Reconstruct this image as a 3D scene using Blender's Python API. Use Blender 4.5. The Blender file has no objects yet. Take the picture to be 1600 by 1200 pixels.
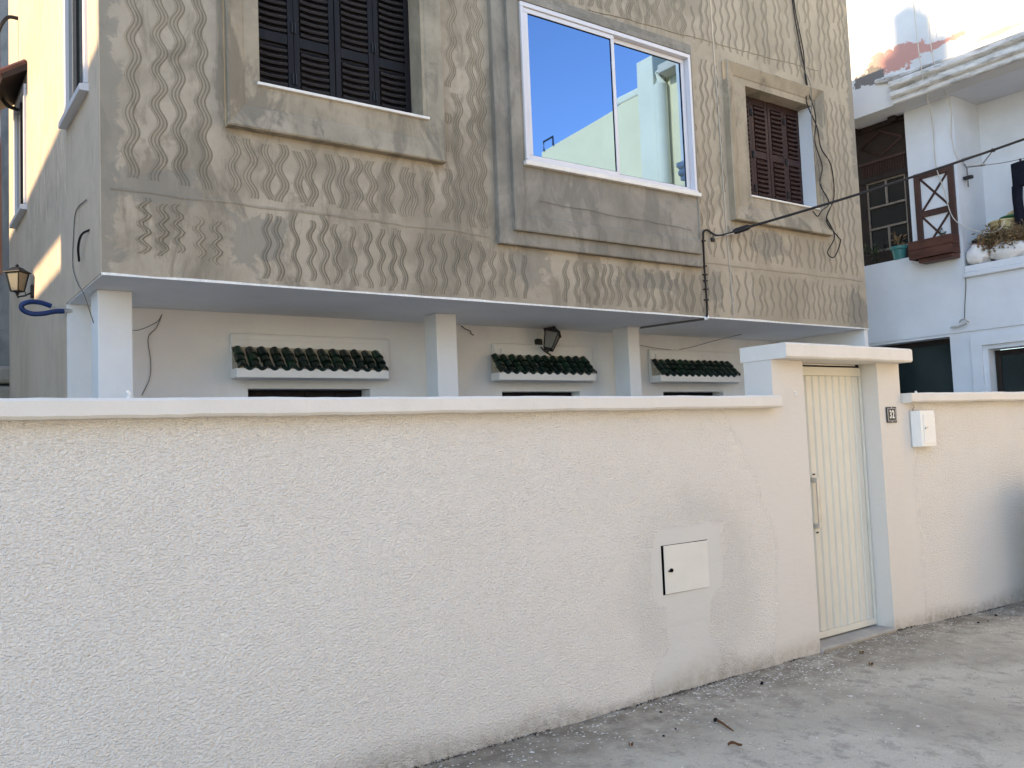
import bpy, bmesh, math, random
from mathutils import Vector, Matrix, noise
random.seed(7)
R = math.radians
S = bpy.context.scene
COL = S.collection

# ------------------------------------------------------------------ camera, sky, sun, exposure
cam = bpy.data.cameras.new('camera')
cam.sensor_width = 36.0
cam.lens = 36.0 * 1380.3 / 1600.0
cam.clip_start = 0.05
cam.clip_end = 800
camo = bpy.data.objects.new('camera', cam)
COL.objects.link(camo)
yaw, pitch, roll = R(35.704), R(3.7777), R(-2.3375)
cy, sy, cp, sp = math.cos(yaw), math.sin(yaw), math.cos(pitch), math.sin(pitch)
fwd = Vector((sy * cp, cy * cp, sp))
rgt = Vector((cy, -sy, 0))
up = rgt.cross(fwd)
cr, sr = math.cos(roll), math.sin(roll)
r2 = rgt * cr + up * sr
u2 = -rgt * sr + up * cr
camo.matrix_world = Matrix(((r2.x, u2.x, -fwd.x, 0), (r2.y, u2.y, -fwd.y, 0), (r2.z, u2.z, -fwd.z, 1.55), (0, 0, 0, 1)))
S.camera = camo

SUN_EL, SUN_AZ = R(25.0), R(270.0)          # azimuth clockwise from +Y: low sun on the -X side
world = bpy.data.worlds.new("World")
S.world = world
world.use_nodes = True
wn = world.node_tree
sky = wn.nodes.new('ShaderNodeTexSky')
sky.sky_type = 'NISHITA'
sky.sun_disc = False
sky.sun_elevation = SUN_EL
sky.sun_rotation = SUN_AZ
sky.air_density = 0.8
sky.dust_density = 0.1
sky.ozone_density = 3.5
bg = wn.nodes['Background']
bg.inputs[1].default_value = 0.15
wn.links.new(sky.outputs[0], bg.inputs[0])
sun = bpy.data.lights.new('sun', 'SUN')
sun.energy = 2.0
sun.angle = R(0.5)
sun.color = (1.0, 0.82, 0.61)
suno = bpy.data.objects.new('sun', sun)
COL.objects.link(suno)
sd = Vector((math.sin(SUN_AZ) * math.cos(SUN_EL), math.cos(SUN_AZ) * math.cos(SUN_EL), math.sin(SUN_EL)))
suno.rotation_euler = sd.to_track_quat('Z', 'Y').to_euler()
suno.location = (-20, 0, 20)
vs = S.view_settings
vs.view_transform = 'Standard'
vs.look = 'None'
vs.exposure = 2.2
vs.gamma = 1
vs.use_curve_mapping = False
vs.use_white_balance = True
vs.white_balance_temperature = 8300
vs.white_balance_tint = 10
S.cycles.max_bounces = 8
S.cycles.diffuse_bounces = 5
S.cycles.use_denoising = True

# ------------------------------------------------------------------ mesh helpers
class MB:
    """collects shapes in world coordinates; build() links them as one mesh object"""
    def __init__(s): s.v = []; s.f = []; s.sm = []
    def add(s, vs_, fs_, smooth=False):
        o = len(s.v); s.v.extend(Vector(p) for p in vs_)
        for f in fs_: s.f.append([i + o for i in f]); s.sm.append(smooth)
        return s
    def box(s, x0, x1, y0, y1, z0, z1, c=0.0):
        if c <= 0:
            P = [(x, y, z) for z in (z0, z1) for y in (y0, y1) for x in (x0, x1)]
            return s.add(P, [(0, 2, 3, 1), (4, 5, 7, 6), (0, 1, 5, 4), (2, 6, 7, 3), (0, 4, 6, 2), (1, 3, 7, 5)])
        c = min(c, (x1 - x0) * .45, (y1 - y0) * .45, (z1 - z0) * .45)
        bm = bmesh.new()
        bmesh.ops.create_cube(bm, size=1)
        for v in bm.verts:
            v.co = ((x0 + x1) / 2 + v.co.x * (x1 - x0), (y0 + y1) / 2 + v.co.y * (y1 - y0), (z0 + z1) / 2 + v.co.z * (z1 - z0))
        bmesh.ops.bevel(bm, geom=bm.edges[:], offset=c, segments=2, affect='EDGES', profile=.5)
        bm.verts.index_update()
        s.add([v.co.copy() for v in bm.verts], [[v.index for v in f.verts] for f in bm.faces])
        bm.free()
        return s
    def quad(s, *p): return s.add(p, [tuple(range(len(p)))])
    def prism(s, pts, d):
        """closed polygon pts swept by the vector d"""
        n = len(pts); d = Vector(d)
        P = [Vector(p) for p in pts] + [Vector(p) + d for p in pts]
        return s.add(P, [tuple(range(n - 1, -1, -1)), tuple(range(n, 2 * n))] + [(i, (i + 1) % n, n + (i + 1) % n, n + i) for i in range(n)])
    def tube(s, pts, r, n=8, cap=True):
        pts = [Vector(p) for p in pts]
        rr = r if isinstance(r, (list, tuple)) else [r] * len(pts)
        P = []; F = []
        ref = Vector((0.123, 0.31, 0.94)).normalized()
        for i, p in enumerate(pts):
            t = (pts[min(i + 1, len(pts) - 1)] - pts[max(i - 1, 0)])
            t = t.normalized() if t.length > 1e-9 else Vector((0, 0, 1))
            a = t.cross(ref)
            if a.length < .05: a = t.cross(Vector((1, 0, 0)))
            a.normalize(); b = t.cross(a)
            for k in range(n):
                w = 2 * math.pi * k / n
                P.append(p + (a * math.cos(w) + b * math.sin(w)) * rr[i])
        for i in range(len(pts) - 1):
            for k in range(n):
                F.append((i * n + k, i * n + (k + 1) % n, (i + 1) * n + (k + 1) % n, (i + 1) * n + k))
        s.add(P, F, True)
        if cap:
            s.add(P[:n], [tuple(range(n - 1, -1, -1))]); s.add(P[-n:], [tuple(range(n))])
        return s
    def lathe(s, prof, c, n=16, axis='Z', sm=True):
        """prof: (radius, height) list, turned about an axis through c"""
        P = []; F = []
        c = Vector(c)
        for r, h in prof:
            for k in range(n):
                w = 2 * math.pi * k / n
                q = (r * math.cos(w), r * math.sin(w), h)
                if axis == 'X': q = (q[2], q[0], q[1])
                if axis == 'Y': q = (q[1], q[2], q[0])
                P.append(c + Vector(q))
        for i in range(len(prof) - 1):
            for k in range(n):
                F.append((i * n + k, i * n + (k + 1) % n, (i + 1) * n + (k + 1) % n, (i + 1) * n + k))
        return s.add(P, F, sm)
    def panel_y(s, x0, x1, z0, z1, y0, y1, holes=()):
        """wall slab between y0 and y1 with rectangular holes (hx0,hx1,hz0,hz1)"""
        s._panel(x0, x1, z0, z1, holes, lambda a, b, c: (a, c, b), y0, y1); return s
    def panel_x(s, y0_, y1_, z0, z1, x0, x1, holes=()):
        s._panel(y0_, y1_, z0, z1, holes, lambda a, b, c: (c, a, b), x0, x1); return s
    def _panel(s, a0, a1, b0, b1, holes, m, c0, c1):
        A = sorted({a0, a1, *[h[i] for h in holes for i in (0, 1)]}); A = [a for a in A if a0 <= a <= a1]
        B = sorted({b0, b1, *[h[i] for h in holes for i in (2, 3)]}); B = [b for b in B if b0 <= b <= b1]
        inside = lambda a, b: (a0 < a < a1 and b0 < b < b1 and not any(h[0] < a < h[1] and h[2] < b < h[3] for h in holes))
        for i in range(len(A) - 1):
            for j in range(len(B) - 1):
                am, bm_ = (A[i] + A[i + 1]) / 2, (B[j] + B[j + 1]) / 2
                if not inside(am, bm_): continue
                q = [(A[i], B[j]), (A[i + 1], B[j]), (A[i + 1], B[j + 1]), (A[i], B[j + 1])]
                s.quad(*[m(a, b, c0) for a, b in q]); s.quad(*[m(a, b, c1) for a, b in reversed(q)])
                for k, (da, db) in enumerate(((0, -1), (1, 0), (0, 1), (-1, 0))):
                    na = am + da * ((A[i + 1] - A[i]) / 2 + 1e-4); nb = bm_ + db * ((B[j + 1] - B[j]) / 2 + 1e-4)
                    if inside(na, nb): continue
                    p, r = q[k], q[(k + 1) % 4]
                    s.quad(m(*p, c0), m(*p, c1), m(*r, c1), m(*r, c0))
    def mesh(s, name, off=Vector((0, 0, 0)), recalc=True):
        me = bpy.data.meshes.new(name)
        me.from_pydata([v - off for v in s.v], [], s.f)
        if recalc:
            bm = bmesh.new(); bm.from_mesh(me)
            sm = s.sm
            bmesh.ops.remove_doubles(bm, verts=bm.verts[:], dist=1e-5) if len(s.v) < 20000 and not any(sm) else None
            bmesh.ops.recalc_face_normals(bm, faces=bm.faces[:])
            bm.to_mesh(me); bm.free()
        if any(s.sm) and len(me.polygons) == len(s.sm):
            me.polygons.foreach_set('use_smooth', s.sm)
            me.set_sharp_from_angle(angle=R(40))
        me.update()
        return me
    def build(s, name, mat, parent=None, recalc=True):
        off = wl(parent) if parent else Vector((0, 0, 0))
        return link(name, s.mesh(name, off, recalc), mat, parent)

def wl(o):
    p = Vector((0, 0, 0))
    while o: p += o.location; o = o.parent
    return p
def link(name, me, mat, parent=None, loc=None):
    if mat and not me.materials: me.materials.append(mat)
    o = bpy.data.objects.new(name, me); COL.objects.link(o)
    if parent: o.parent = parent
    if loc is not None: o.location = Vector(loc) - (wl(parent) if parent else Vector((0, 0, 0)))
    return o
def tag(o, label=None, cat=None, group=None, kind=None):
    if label: o['label'] = label
    if cat: o['category'] = cat
    if group: o['group'] = group
    if kind: o['kind'] = kind
    return o
def empty(name, loc, label, cat, group=None):
    o = bpy.data.objects.new(name, None); o.empty_display_size = .1
    COL.objects.link(o); o.location = loc
    return tag(o, label, cat, group)
def copy_tree(o, parent=None):
    c = o.copy(); COL.objects.link(c)
    if parent: c.parent = parent
    for ch in list(o.children): copy_tree(ch, c)
    return c
def B(name, mat, parent, *a, c=0.0): return MB().box(*a, c=c).build(name, mat, parent)
def nz(x, y, z=0.0): return noise.noise(Vector((x, y, z)))

# ------------------------------------------------------------------ materials
def mk(name, rough=.8, spec=.3, metal=0.0):
    m = bpy.data.materials.new(name); m.use_nodes = True
    nt = m.node_tree; p = nt.nodes['Principled BSDF']
    p.inputs['Roughness'].default_value = rough
    p.inputs['Specular IOR Level'].default_value = spec
    p.inputs['Metallic'].default_value = metal
    return m, nt, p
def N(nt, t, **k):
    n = nt.nodes.new(t)
    for a, v in k.items():
        if a.startswith('i_'): n.inputs[a[2:].replace('_', ' ')].default_value = v
        else: setattr(n, a, v)
    return n
def objco(nt):
    return N(nt, 'ShaderNodeTexCoord').outputs['Object']
def scaled(nt, sock, sc):
    mp = N(nt, 'ShaderNodeMapping'); mp.inputs['Scale'].default_value = sc
    nt.links.new(sock, mp.inputs['Vector']); return mp.outputs[0]
def noise_tex(nt, vec, scale, detail=4, rough=.55, dist=0.0):
    n = N(nt, 'ShaderNodeTexNoise'); n.inputs['Scale'].default_value = scale; n.inputs['Detail'].default_value = detail
    n.inputs['Roughness'].default_value = rough; n.inputs['Distortion'].default_value = dist
    nt.links.new(vec, n.inputs['Vector']); return n.outputs['Fac']
def ramp(nt, fac, stops):
    r = N(nt, 'ShaderNodeValToRGB'); e = r.color_ramp.elements
    while len(e) < len(stops): e.new(.5)
    for el, (p, c) in zip(e, stops):
        el.position = p; el.color = (*c, 1) if len(c) == 3 else c
    nt.links.new(fac, r.inputs[0]); return r.outputs[0]
def mixc(nt, fac, a, b, mode='MIX'):
    n = N(nt, 'ShaderNodeMix', data_type='RGBA', blend_type=mode)
    for i, v in ((0, fac), (6, a), (7, b)):
        if isinstance(v, bpy.types.NodeSocket): nt.links.new(v, n.inputs[i])
        elif isinstance(v, (int, float)): n.inputs[i].default_value = v
        else: n.inputs[i].default_value = (*v, 1)
    return n.outputs[2]
def mth(nt, op, a, b=0.0, c=0.0, clamp=False):
    n = N(nt, 'ShaderNodeMath', operation=op, use_clamp=clamp)
    for i, v in enumerate((a, b, c)):
        if isinstance(v, bpy.types.NodeSocket): nt.links.new(v, n.inputs[i])
        else: n.inputs[i].default_value = v
    return n.outputs[0]
def bump(nt, p, h, strength, dist, prev=None):
    b = N(nt, 'ShaderNodeBump'); b.inputs['Distance'].default_value = dist
    if isinstance(strength, bpy.types.NodeSocket): nt.links.new(strength, b.inputs['Strength'])
    else: b.inputs['Strength'].default_value = strength
    nt.links.new(h, b.inputs['Height'])
    if prev: nt.links.new(prev, b.inputs['Normal'])
    nt.links.new(b.outputs[0], p.inputs['Normal']); return b.outputs[0]
def attr(nt, name):
    a = N(nt, 'ShaderNodeAttribute'); a.attribute_name = name; return a.outputs['Fac']
def blk(c0, c1, lo=.35, hi=.65): return [(lo, c0), (hi, c1)]

def simple(name, col, rough=.6, spec=.3, metal=0.0, var=.12, sc=6.0, bsc=0.0, bst=.2, bd=.002, grain=None):
    """plain surface with uneven colour and, if asked, fine relief"""
    m, nt, p = mk(name, rough, spec, metal)
    co = objco(nt)
    if grain: co2 = scaled(nt, co, grain)
    else: co2 = co
    f = noise_tex(nt, co2, sc, 6, .6)
    dark = tuple(max(0, c * (1 - var)) for c in col); lite = tuple(min(.9, c * (1 + var)) for c in col)
    nt.links.new(ramp(nt, f, blk(dark, lite, .3, .7)), p.inputs['Base Color'])
    if bsc: bump(nt, p, noise_tex(nt, co2, bsc, 4, .6), bst, bd)
    return m

M = {}
# roughcast white wall: attribute 'smooth' = trowelled areas, 'grime' = splash dirt at the foot and greyer paint
def stucco(name, base, warm, grime_c):
    m, nt, p = mk(name, .85, .15)
    co = objco(nt)
    big = noise_tex(nt, co, 1.3, 5, .6)
    mid = noise_tex(nt, co, 7.0, 4, .6)
    c = ramp(nt, big, blk(base, warm, .35, .65))
    c = mixc(nt, mth(nt, 'MULTIPLY', mid, .22), c, tuple(x * .86 for x in base))
    c = mixc(nt, mth(nt, 'MULTIPLY', attr(nt, 'smooth'), 1.9, clamp=True), c, (.645, .612, .572))
    c = mixc(nt, attr(nt, 'patch'), c, (.58, .575, .548))
    g = mth(nt, 'MULTIPLY', attr(nt, 'grime'), ramp(nt, noise_tex(nt, co, 22, 6, .7), blk((.25,) * 3, (1,) * 3, .3, .7)))
    c = mixc(nt, g, c, grime_c)
    dr = noise_tex(nt, scaled(nt, co, (1, 1, .06)), 7, 4, .6)
    c = mixc(nt, ramp(nt, dr, [(.62, (0,) * 3), (.80, (.10,) * 3)]), c, (.55, .50, .43))
    nt.links.new(c, p.inputs['Base Color'])
    v = scaled(nt, co, (.8, 1, 1.3))
    n1 = noise_tex(nt, v, 90, 2.5, .55, .25)
    n2 = noise_tex(nt, co, 150, 3, .6)
    h = mth(nt, 'ADD', n1, mth(nt, 'MULTIPLY', n2, .22))
    st = mth(nt, 'SUBTRACT', 1.0, attr(nt, 'smooth'), clamp=True)
    b1 = bump(nt, p, h, mth(nt, 'MULTIPLY', st, 1.0), .023)
    bump(nt, p, noise_tex(nt, scaled(nt, co, (.6, 1, 1.5)), 11, 6, .65), .35, .012, b1)
    return m
M['stucco'] = stucco('white roughcast', (.87, .82, .757), (.895, .85, .79), (.34, .30, .25))
m, nt, p = mk('white plaster', .82, .2)
co = objco(nt)
c = ramp(nt, noise_tex(nt, co, 2.6, 6, .65), blk((.665, .635, .59), (.715, .685, .64), .35, .65))
c = mixc(nt, ramp(nt, noise_tex(nt, scaled(nt, co, (1, 1, .25)), 9, 7, .72), [(.57, (0,) * 3), (.72, (.32,) * 3)]), c, (.52, .485, .43))
c = mixc(nt, ramp(nt, noise_tex(nt, co, 38, 5, .7), [(.66, (0,) * 3), (.74, (.4,) * 3)]), c, (.50, .47, .42))
nt.links.new(c, p.inputs['Base Color'])
b1 = bump(nt, p, noise_tex(nt, co, 70, 4, .65), .30, .004)
bump(nt, p, noise_tex(nt, co, 9, 5, .6), .35, .010, b1)
M['plaster'] = m
m, nt, p = mk('porch white', .82, .2)
co = objco(nt)
c = ramp(nt, noise_tex(nt, co, 1.6, 6, .62), blk((.71, .72, .73), (.78, .785, .785), .35, .65))
c = mixc(nt, ramp(nt, noise_tex(nt, scaled(nt, co, (1, 1, .35)), 3.5, 8, .7), [(.55, (0,) * 3), (.72, (.35,) * 3)]), c, (.56, .55, .52))
c = mixc(nt, ramp(nt, noise_tex(nt, co, 30, 6, .75), [(.68, (0,) * 3), (.74, (.5,) * 3)]), c, (.52, .50, .46))
nt.links.new(c, p.inputs['Base Color'])
b1 = bump(nt, p, noise_tex(nt, co, 60, 4, .6), .25, .004)
bump(nt, p, noise_tex(nt, co, 6, 5, .6), .25, .010, b1)
M['porch'] = m
M['soffit'] = simple('soffit paint', (.78, .785, .80), .75, .2, var=.06, sc=1.2, bsc=20, bst=.1, bd=.004)
M['paintedge'] = simple('white paint drip', (.8, .79, .77), .7, .2, var=.15, sc=30)

def cement(name, cols, stain, rough=.9, sc=1.1, patchy=.55, blot=.45, extra=None):
    m, nt, p = mk(name, rough, .15)
    co = objco(nt)
    a = noise_tex(nt, co, sc, 7, .62, .6)
    c = ramp(nt, a, [(.28, cols[0]), (.45, cols[1]), (.58, cols[2]), (.72, cols[3])])
    b = noise_tex(nt, scaled(nt, co, (1.2, 1.2, .55)), 2.3, 8, .68, 1.2)
    c = mixc(nt, ramp(nt, b, [(.52, (0,) * 3), (.60, (patchy,) * 3)]), c, stain)
    g = noise_tex(nt, co, .75, 7, .66, .8)
    c = mixc(nt, ramp(nt, g, [(.50, (0,) * 3), (.60, (blot,) * 3)]), c, tuple(x * .92 for x in stain))
    f = noise_tex(nt, co, 55, 5, .7)
    c = mixc(nt, mth(nt, 'MULTIPLY', f, .35), c, tuple(x * .72 for x in cols[1]))
    d = noise_tex(nt, scaled(nt, co, (1, 1, .18)), 9, 5, .7)
    c = mixc(nt, ramp(nt, d, [(.55, (0,) * 3), (.72, (.5,) * 3)]), c, tuple(x * .75 for x in stain))
    if extra: c = extra(nt, co, c)
    nt.links.new(c, p.inputs['Base Color'])
    b1 = bump(nt, p, noise_tex(nt, co, 120, 4, .65), .35, .003)
    bump(nt, p, noise_tex(nt, co, 7, 6, .6), .35, .012, b1)
    return m
def render_batches(grey, tan, amt):
    # the render was mixed in batches: greyer on the left and round the patched corners, tan on the right
    def f(nt, co, c):
        sx = N(nt, 'ShaderNodeSeparateXYZ'); nt.links.new(co, sx.inputs[0])
        wob = mth(nt, 'MULTIPLY', mth(nt, 'SUBTRACT', noise_tex(nt, co, 2.2, 7, .68), .5), 1.5)
        x = mth(nt, 'ADD', sx.outputs['X'], wob)
        t = N(nt, 'ShaderNodeMapRange'); t.inputs[1].default_value = .2; t.inputs[2].default_value = 2.2; nt.links.new(x, t.inputs[0])
        c = mixc(nt, mth(nt, 'MULTIPLY', t.outputs[0], amt), c, tan, 'MIX')
        fine = noise_tex(nt, co, 5.5, 8, .7, .5)
        def patch(x0, z0, rx, rz, lo, hi, col, k):
            a = mth(nt, 'DIVIDE', mth(nt, 'SUBTRACT', sx.outputs['X'], x0 - 5.0), rx); b = mth(nt, 'DIVIDE', mth(nt, 'SUBTRACT', sx.outputs['Z'], z0), rz)
            d = mth(nt, 'SQRT', mth(nt, 'ADD', mth(nt, 'MULTIPLY', a, a), mth(nt, 'MULTIPLY', b, b)))
            d = mth(nt, 'ADD', d, mth(nt, 'MULTIPLY', mth(nt, 'SUBTRACT', fine, .5), 2.6))
            return mixc(nt, ramp(nt, d, [(lo, (k,) * 3), (hi, (0,) * 3)]), c, col)
        for q in ((1.06, 3.6, .16, 2.2), (1.35, 3.22, .45, .16), (2.0, 2.95, .30, .26), (4.25, 2.95, .30, .26), (5.6, 2.93, .6, .12), (8.75, 2.85, .32, .32), (8.35, 4.6, .12, .14), (7.3, 3.42, .35, .2), (8.9, 5.2, .12, 1.5), (6.45, 2.9, .16, .3)):
            c = patch(*q, .60, .74, grey, .7)
        return c
    return f
M['facade'] = cement('grey brown render', ((.25, .216, .165), (.365, .314, .245), (.45, .387, .307), (.345, .297, .232)), (.185, .162, .124), sc=1.35, patchy=.65, blot=.6, extra=render_batches((.235, .218, .185), (.45, .385, .295), .5))
M['comb'] = cement('combed render', ((.25, .217, .168), (.31, .269, .209), (.36, .312, .243), (.285, .25, .195)), (.19, .169, .134), sc=1.6, extra=render_batches((.21, .194, .163), (.38, .326, .25), .5))
M['ledge'] = cement('smooth cement', ((.255, .22, .168), (.345, .295, .222), (.41, .348, .265), (.315, .27, .21)), (.19, .168, .134), sc=2.3, patchy=.85, blot=.5)
M['greycement'] = cement('grey cement', ((.205, .19, .162), (.265, .245, .21), (.33, .305, .262), (.24, .223, .193)), (.165, .155, .137), sc=2.2, patchy=.6)
M['sidewall'] = cement('tan side render', ((.50, .405, .315), (.56, .46, .36), (.60, .50, .395), (.54, .445, .35)), (.44, .365, .29), sc=1.3, patchy=.25)
M['sidegroove'] = cement('darker tan groove', ((.30, .245, .19), (.34, .28, .22), (.37, .305, .24), (.33, .27, .21)), (.27, .225, .18), sc=1.3, patchy=.25)  # groove floors a darker tan than the side wall
M['stepstone'] = simple('pale step concrete', (.37, .355, .33), .85, .2, var=.14, sc=7, bsc=60, bst=.3, bd=.004)
M['concrete'] = cement('old grey concrete', ((.20, .20, .20), (.24, .24, .24), (.28, .27, .26), (.22, .22, .22)), (.15, .15, .15))
M['darkcrack'] = simple('crack', (.09, .08, .07), .95, .1)

M['wood'] = simple('black brown shutter paint', (.0075, .0065, .0085), .55, .25, var=.5, sc=14, bsc=60, bst=.3, bd=.002, grain=(1, 1, .15))
M['slatwood'] = simple('worn shutter slat', (.009, .0078, .0095), .55, .25, var=.5, sc=30, bsc=50, bst=.3, bd=.002)
M['redwood'] = simple('reddish brown shutter paint', (.028, .0115, .0115), .5, .35, var=.35, sc=14, bsc=60, bst=.3, bd=.002, grain=(1, 1, .15))
M['redslat'] = simple('reddish brown slat', (.028, .0125, .0122), .5, .35, var=.35, sc=25)
M['litedge'] = simple('lit slat edge', (.06, .057, .058), .7, .2, var=.7, sc=50)  # slat edges catching light: the highlight is put into the colour
M['redlit'] = simple('lit reddish edge', (.085, .05, .043), .7, .2, var=.5, sc=50)  # same painted highlight for the reddish slats
M['groove'] = cement('shaded groove undercoat', ((.172, .146, .107), (.21, .178, .131), (.24, .203, .15), (.195, .166, .123)), (.15, .131, .10), sc=1.6, extra=render_batches((.165, .152, .128), (.25, .21, .155), .5))  # undercoat tone darkened further to stand for shade in the grooves
M['iron'] = simple('black iron', (.012, .012, .014), .5, .4, var=.4, sc=40)
M['alu'] = simple('white aluminium', (.62, .62, .66), .35, .5, var=.03, sc=3)
M['marble'] = simple('white marble sill', (.72, .70, .66), .5, .4, var=.1, sc=12)
M['gate'] = simple('cream gate paint', (.64, .62, .55), .5, .4, var=.03, sc=2.0, bsc=8, bst=.06, bd=.004)
M['greymetal'] = simple('greyed metal', (.52, .515, .50), .4, .5, .3, var=.1, sc=20)
M['black'] = simple('dark gap', (.008, .008, .009), .9, .1)
M['boxpaint'] = simple('white enamel box', (.80, .80, .78), .4, .4, var=.04, sc=5)
M['cabinet'] = simple('cabinet paint', (.66, .645, .60), .6, .3, var=.05, sc=4, bsc=20, bst=.08, bd=.004)
M['plate'] = simple('slate plate', (.018, .020, .027), .4, .45, var=.2, sc=30)
M['white'] = simple('white lettering', (.78, .78, .76), .5, .3, var=.03)
M['bluepipe'] = simple('blue rubber', (.007, .032, .12), .45, .4, var=.25, sc=20)
M['cable'] = simple('black cable', (.010, .010, .012), .55, .3)
M['greycable'] = simple('grey cable', (.16, .15, .14), .7, .2)
M['palewire'] = simple('pale wire', (.48, .45, .40), .7, .2)
M['frost'] = simple('frosted lamp glass', (.22, .205, .165), .25, .5, var=.1)
M['darkfrost'] = simple('dull lamp glass', (.20, .20, .19), .3, .5, var=.1)
M['nwall'] = None
M['nplain'] = simple('neighbour white', (.62, .65, .69), .85, .15, var=.07, sc=2.0, bsc=35, bst=.25, bd=.006)
M['brown'] = simple('brown joinery', (.055, .026, .021), .5, .35, var=.35, sc=10, grain=(1, 1, .2))
M['darkbrown'] = simple('dark brown joinery', (.020, .012, .010), .55, .3, var=.35, sc=10)
M['muntin'] = simple('weathered muntin', (.20, .165, .135), .6, .3, var=.25, sc=20)
M['planter'] = simple('stained planter boards', (.085, .032, .022), .5, .35, var=.45, sc=9, bsc=30, bst=.3, bd=.003, grain=(1, .3, 1))
M['turquoise'] = simple('turquoise plastic', (.03, .17, .165), .4, .4, var=.08)
M['soil'] = simple('soil', (.03, .022, .016), .95, .05, var=.5, sc=40)
M['leaf'] = simple('houseplant leaf', (.035, .05, .025), .5, .3, var=.4, sc=20)
M['dryleaf'] = simple('dry plant', (.20, .135, .075), .8, .1, var=.5, sc=12)
M['cloth'] = simple('navy cloth', (.010, .012, .019), .9, .1, var=.3, sc=12, bsc=90, bst=.3, bd=.002)
M['basket'] = simple('yellow plastic', (.52, .42, .22), .5, .3, var=.12, sc=8)
M['greenplastic'] = simple('green plastic', (.02, .14, .06), .45, .35)
M['terracotta'] = simple('terracotta', (.33, .15, .10), .8, .2, var=.15)
M['sack'] = simple('white sack', (.66, .64, .62), .85, .1, var=.12, sc=6, bsc=12, bst=.5, bd=.02)
M['deadleaf'] = simple('brown dead leaf', (.15, .07, .035), .8, .2, var=.3, sc=30)
M['paintfleck'] = simple('white paint fleck', (.72, .71, .68), .8, .2, var=.05)
M['dirt'] = simple('dirt crumbs', (.07, .06, .05), .95, .05, var=.4, sc=60)
M['stone'] = cement('rubble stone', ((.22, .20, .17), (.28, .25, .21), (.33, .29, .25), (.25, .23, .2)), (.17, .16, .14))
M['cream'] = simple('cream wall paint', (.84, .74, .50), .85, .15, var=.06, sc=1.4, bsc=30, bst=.25, bd=.006)
M['creamwhite'] = simple('whiter cream paint', (.80, .75, .60), .85, .15, var=.06, sc=1.4)
M['town'] = simple('warm house render', (.56, .47, .36), .9, .1, var=.10, sc=.8, bsc=20, bst=.2, bd=.006)
M['town2'] = simple('pale house render', (.62, .56, .47), .9, .1, var=.10, sc=.8, bsc=20, bst=.2, bd=.006)

# green glazed tile
m, nt, p = mk('green glazed tile', .22, .5)
co = objco(nt)
oi = N(nt, 'ShaderNodeObjectInfo')
c = ramp(nt, oi.outputs['Random'], [(0, (.003, .011, .009)), (.45, (.004, .017, .013)), (.85, (.006, .032, .018)), (1, (.003, .009, .010))])
c = mixc(nt, ramp(nt, noise_tex(nt, co, 60, 5, .7), [(.62, (0,) * 3), (.72, (.6,) * 3)]), c, (.05, .05, .042))
nt.links.new(c, p.inputs['Base Color'])
bump(nt, p, noise_tex(nt, co, 60, 3, .6), .2, .002)
M['tile'] = m
M['mortar'] = simple('tile mortar', (.36, .33, .27), .9, .1, var=.25, sc=20)

# solar glass, mirror-like
m, nt, p = mk('reflective blue glass', .015, .5, 1.0)
p.inputs['Base Color'].default_value = (.15, .265, .44, 1)
co = objco(nt)
bump(nt, p, noise_tex(nt, co, 1.4, 1, .4), .03, .02)
M['mirror'] = m
m, nt, p = mk('dark glass', .05, .5)
p.inputs['Base Color'].default_value = (.006, .010, .013, 1)
M['glass'] = m
m, nt, p = mk('greenish dark glass', .12, .4)
nt.links.new(ramp(nt, noise_tex(nt, objco(nt), 1.5, 3, .5), blk((.010, .018, .019), (.020, .034, .034))), p.inputs['Base Color'])
M['greenglass'] = m

# neighbour's upper wall: white paint, peeled to pink and grey near the cornice end
m, nt, p = mk('peeling white paint', .85, .15)
co = objco(nt)
sx = N(nt, 'ShaderNodeSeparateXYZ'); nt.links.new(co, sx.inputs[0])
base = ramp(nt, noise_tex(nt, co, 1.6, 5, .6), blk((.56, .57, .57), (.63, .63, .61)))
def blob(cy_, cz_, ry, rz):
    a = mth(nt, 'DIVIDE', mth(nt, 'SUBTRACT', sx.outputs['Y'], cy_ - 4.6), ry)
    b = mth(nt, 'DIVIDE', mth(nt, 'SUBTRACT', sx.outputs['Z'], cz_), rz)
    d = mth(nt, 'SQRT', mth(nt, 'ADD', mth(nt, 'POWER', mth(nt, 'ABSOLUTE', a), 2.0), mth(nt, 'POWER', mth(nt, 'ABSOLUTE', b), 2.0)))
    return mth(nt, 'ADD', d, mth(nt, 'MULTIPLY', mth(nt, 'SUBTRACT', noise_tex(nt, co, 5, 7, .7), .5), 2.6))
def thr(d, lo, hi): return ramp(nt, d, [(lo, (1,) * 3), (hi, (0,) * 3)])
c = mixc(nt, thr(blob(5.75, 6.02, .55, .20), .72, .78), base, (.50, .27, .23))
c = mixc(nt, thr(blob(5.2, 6.0, .40, .06), .66, .72), c, (.52, .28, .24))
c = mixc(nt, thr(blob(6.05, 5.93, .28, .17), .66, .72), c, (.17, .16, .15))
c = mixc(nt, thr(blob(4.5, 5.86, .5, .045), .6, .7), c, (.56, .40, .29))
nt.links.new(c, p.inputs['Base Color'])
bump(nt, p, noise_tex(nt, co, 18, 6, .65), .4, .01)
M['nwall'] = m
m, nt, p = mk('weathered cornice', .85, .15)
co = objco(nt)
f = noise_tex(nt, scaled(nt, co, (1, .6, 2.2)), 6, 7, .7)
nt.links.new(ramp(nt, f, [(.34, (.25, .24, .22)), (.48, (.52, .51, .49)), (.62, (.68, .67, .65))]), p.inputs['Base Color'])
bump(nt, p, noise_tex(nt, co, 22, 6, .7), .7, .012)
M['cornice'] = m

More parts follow.
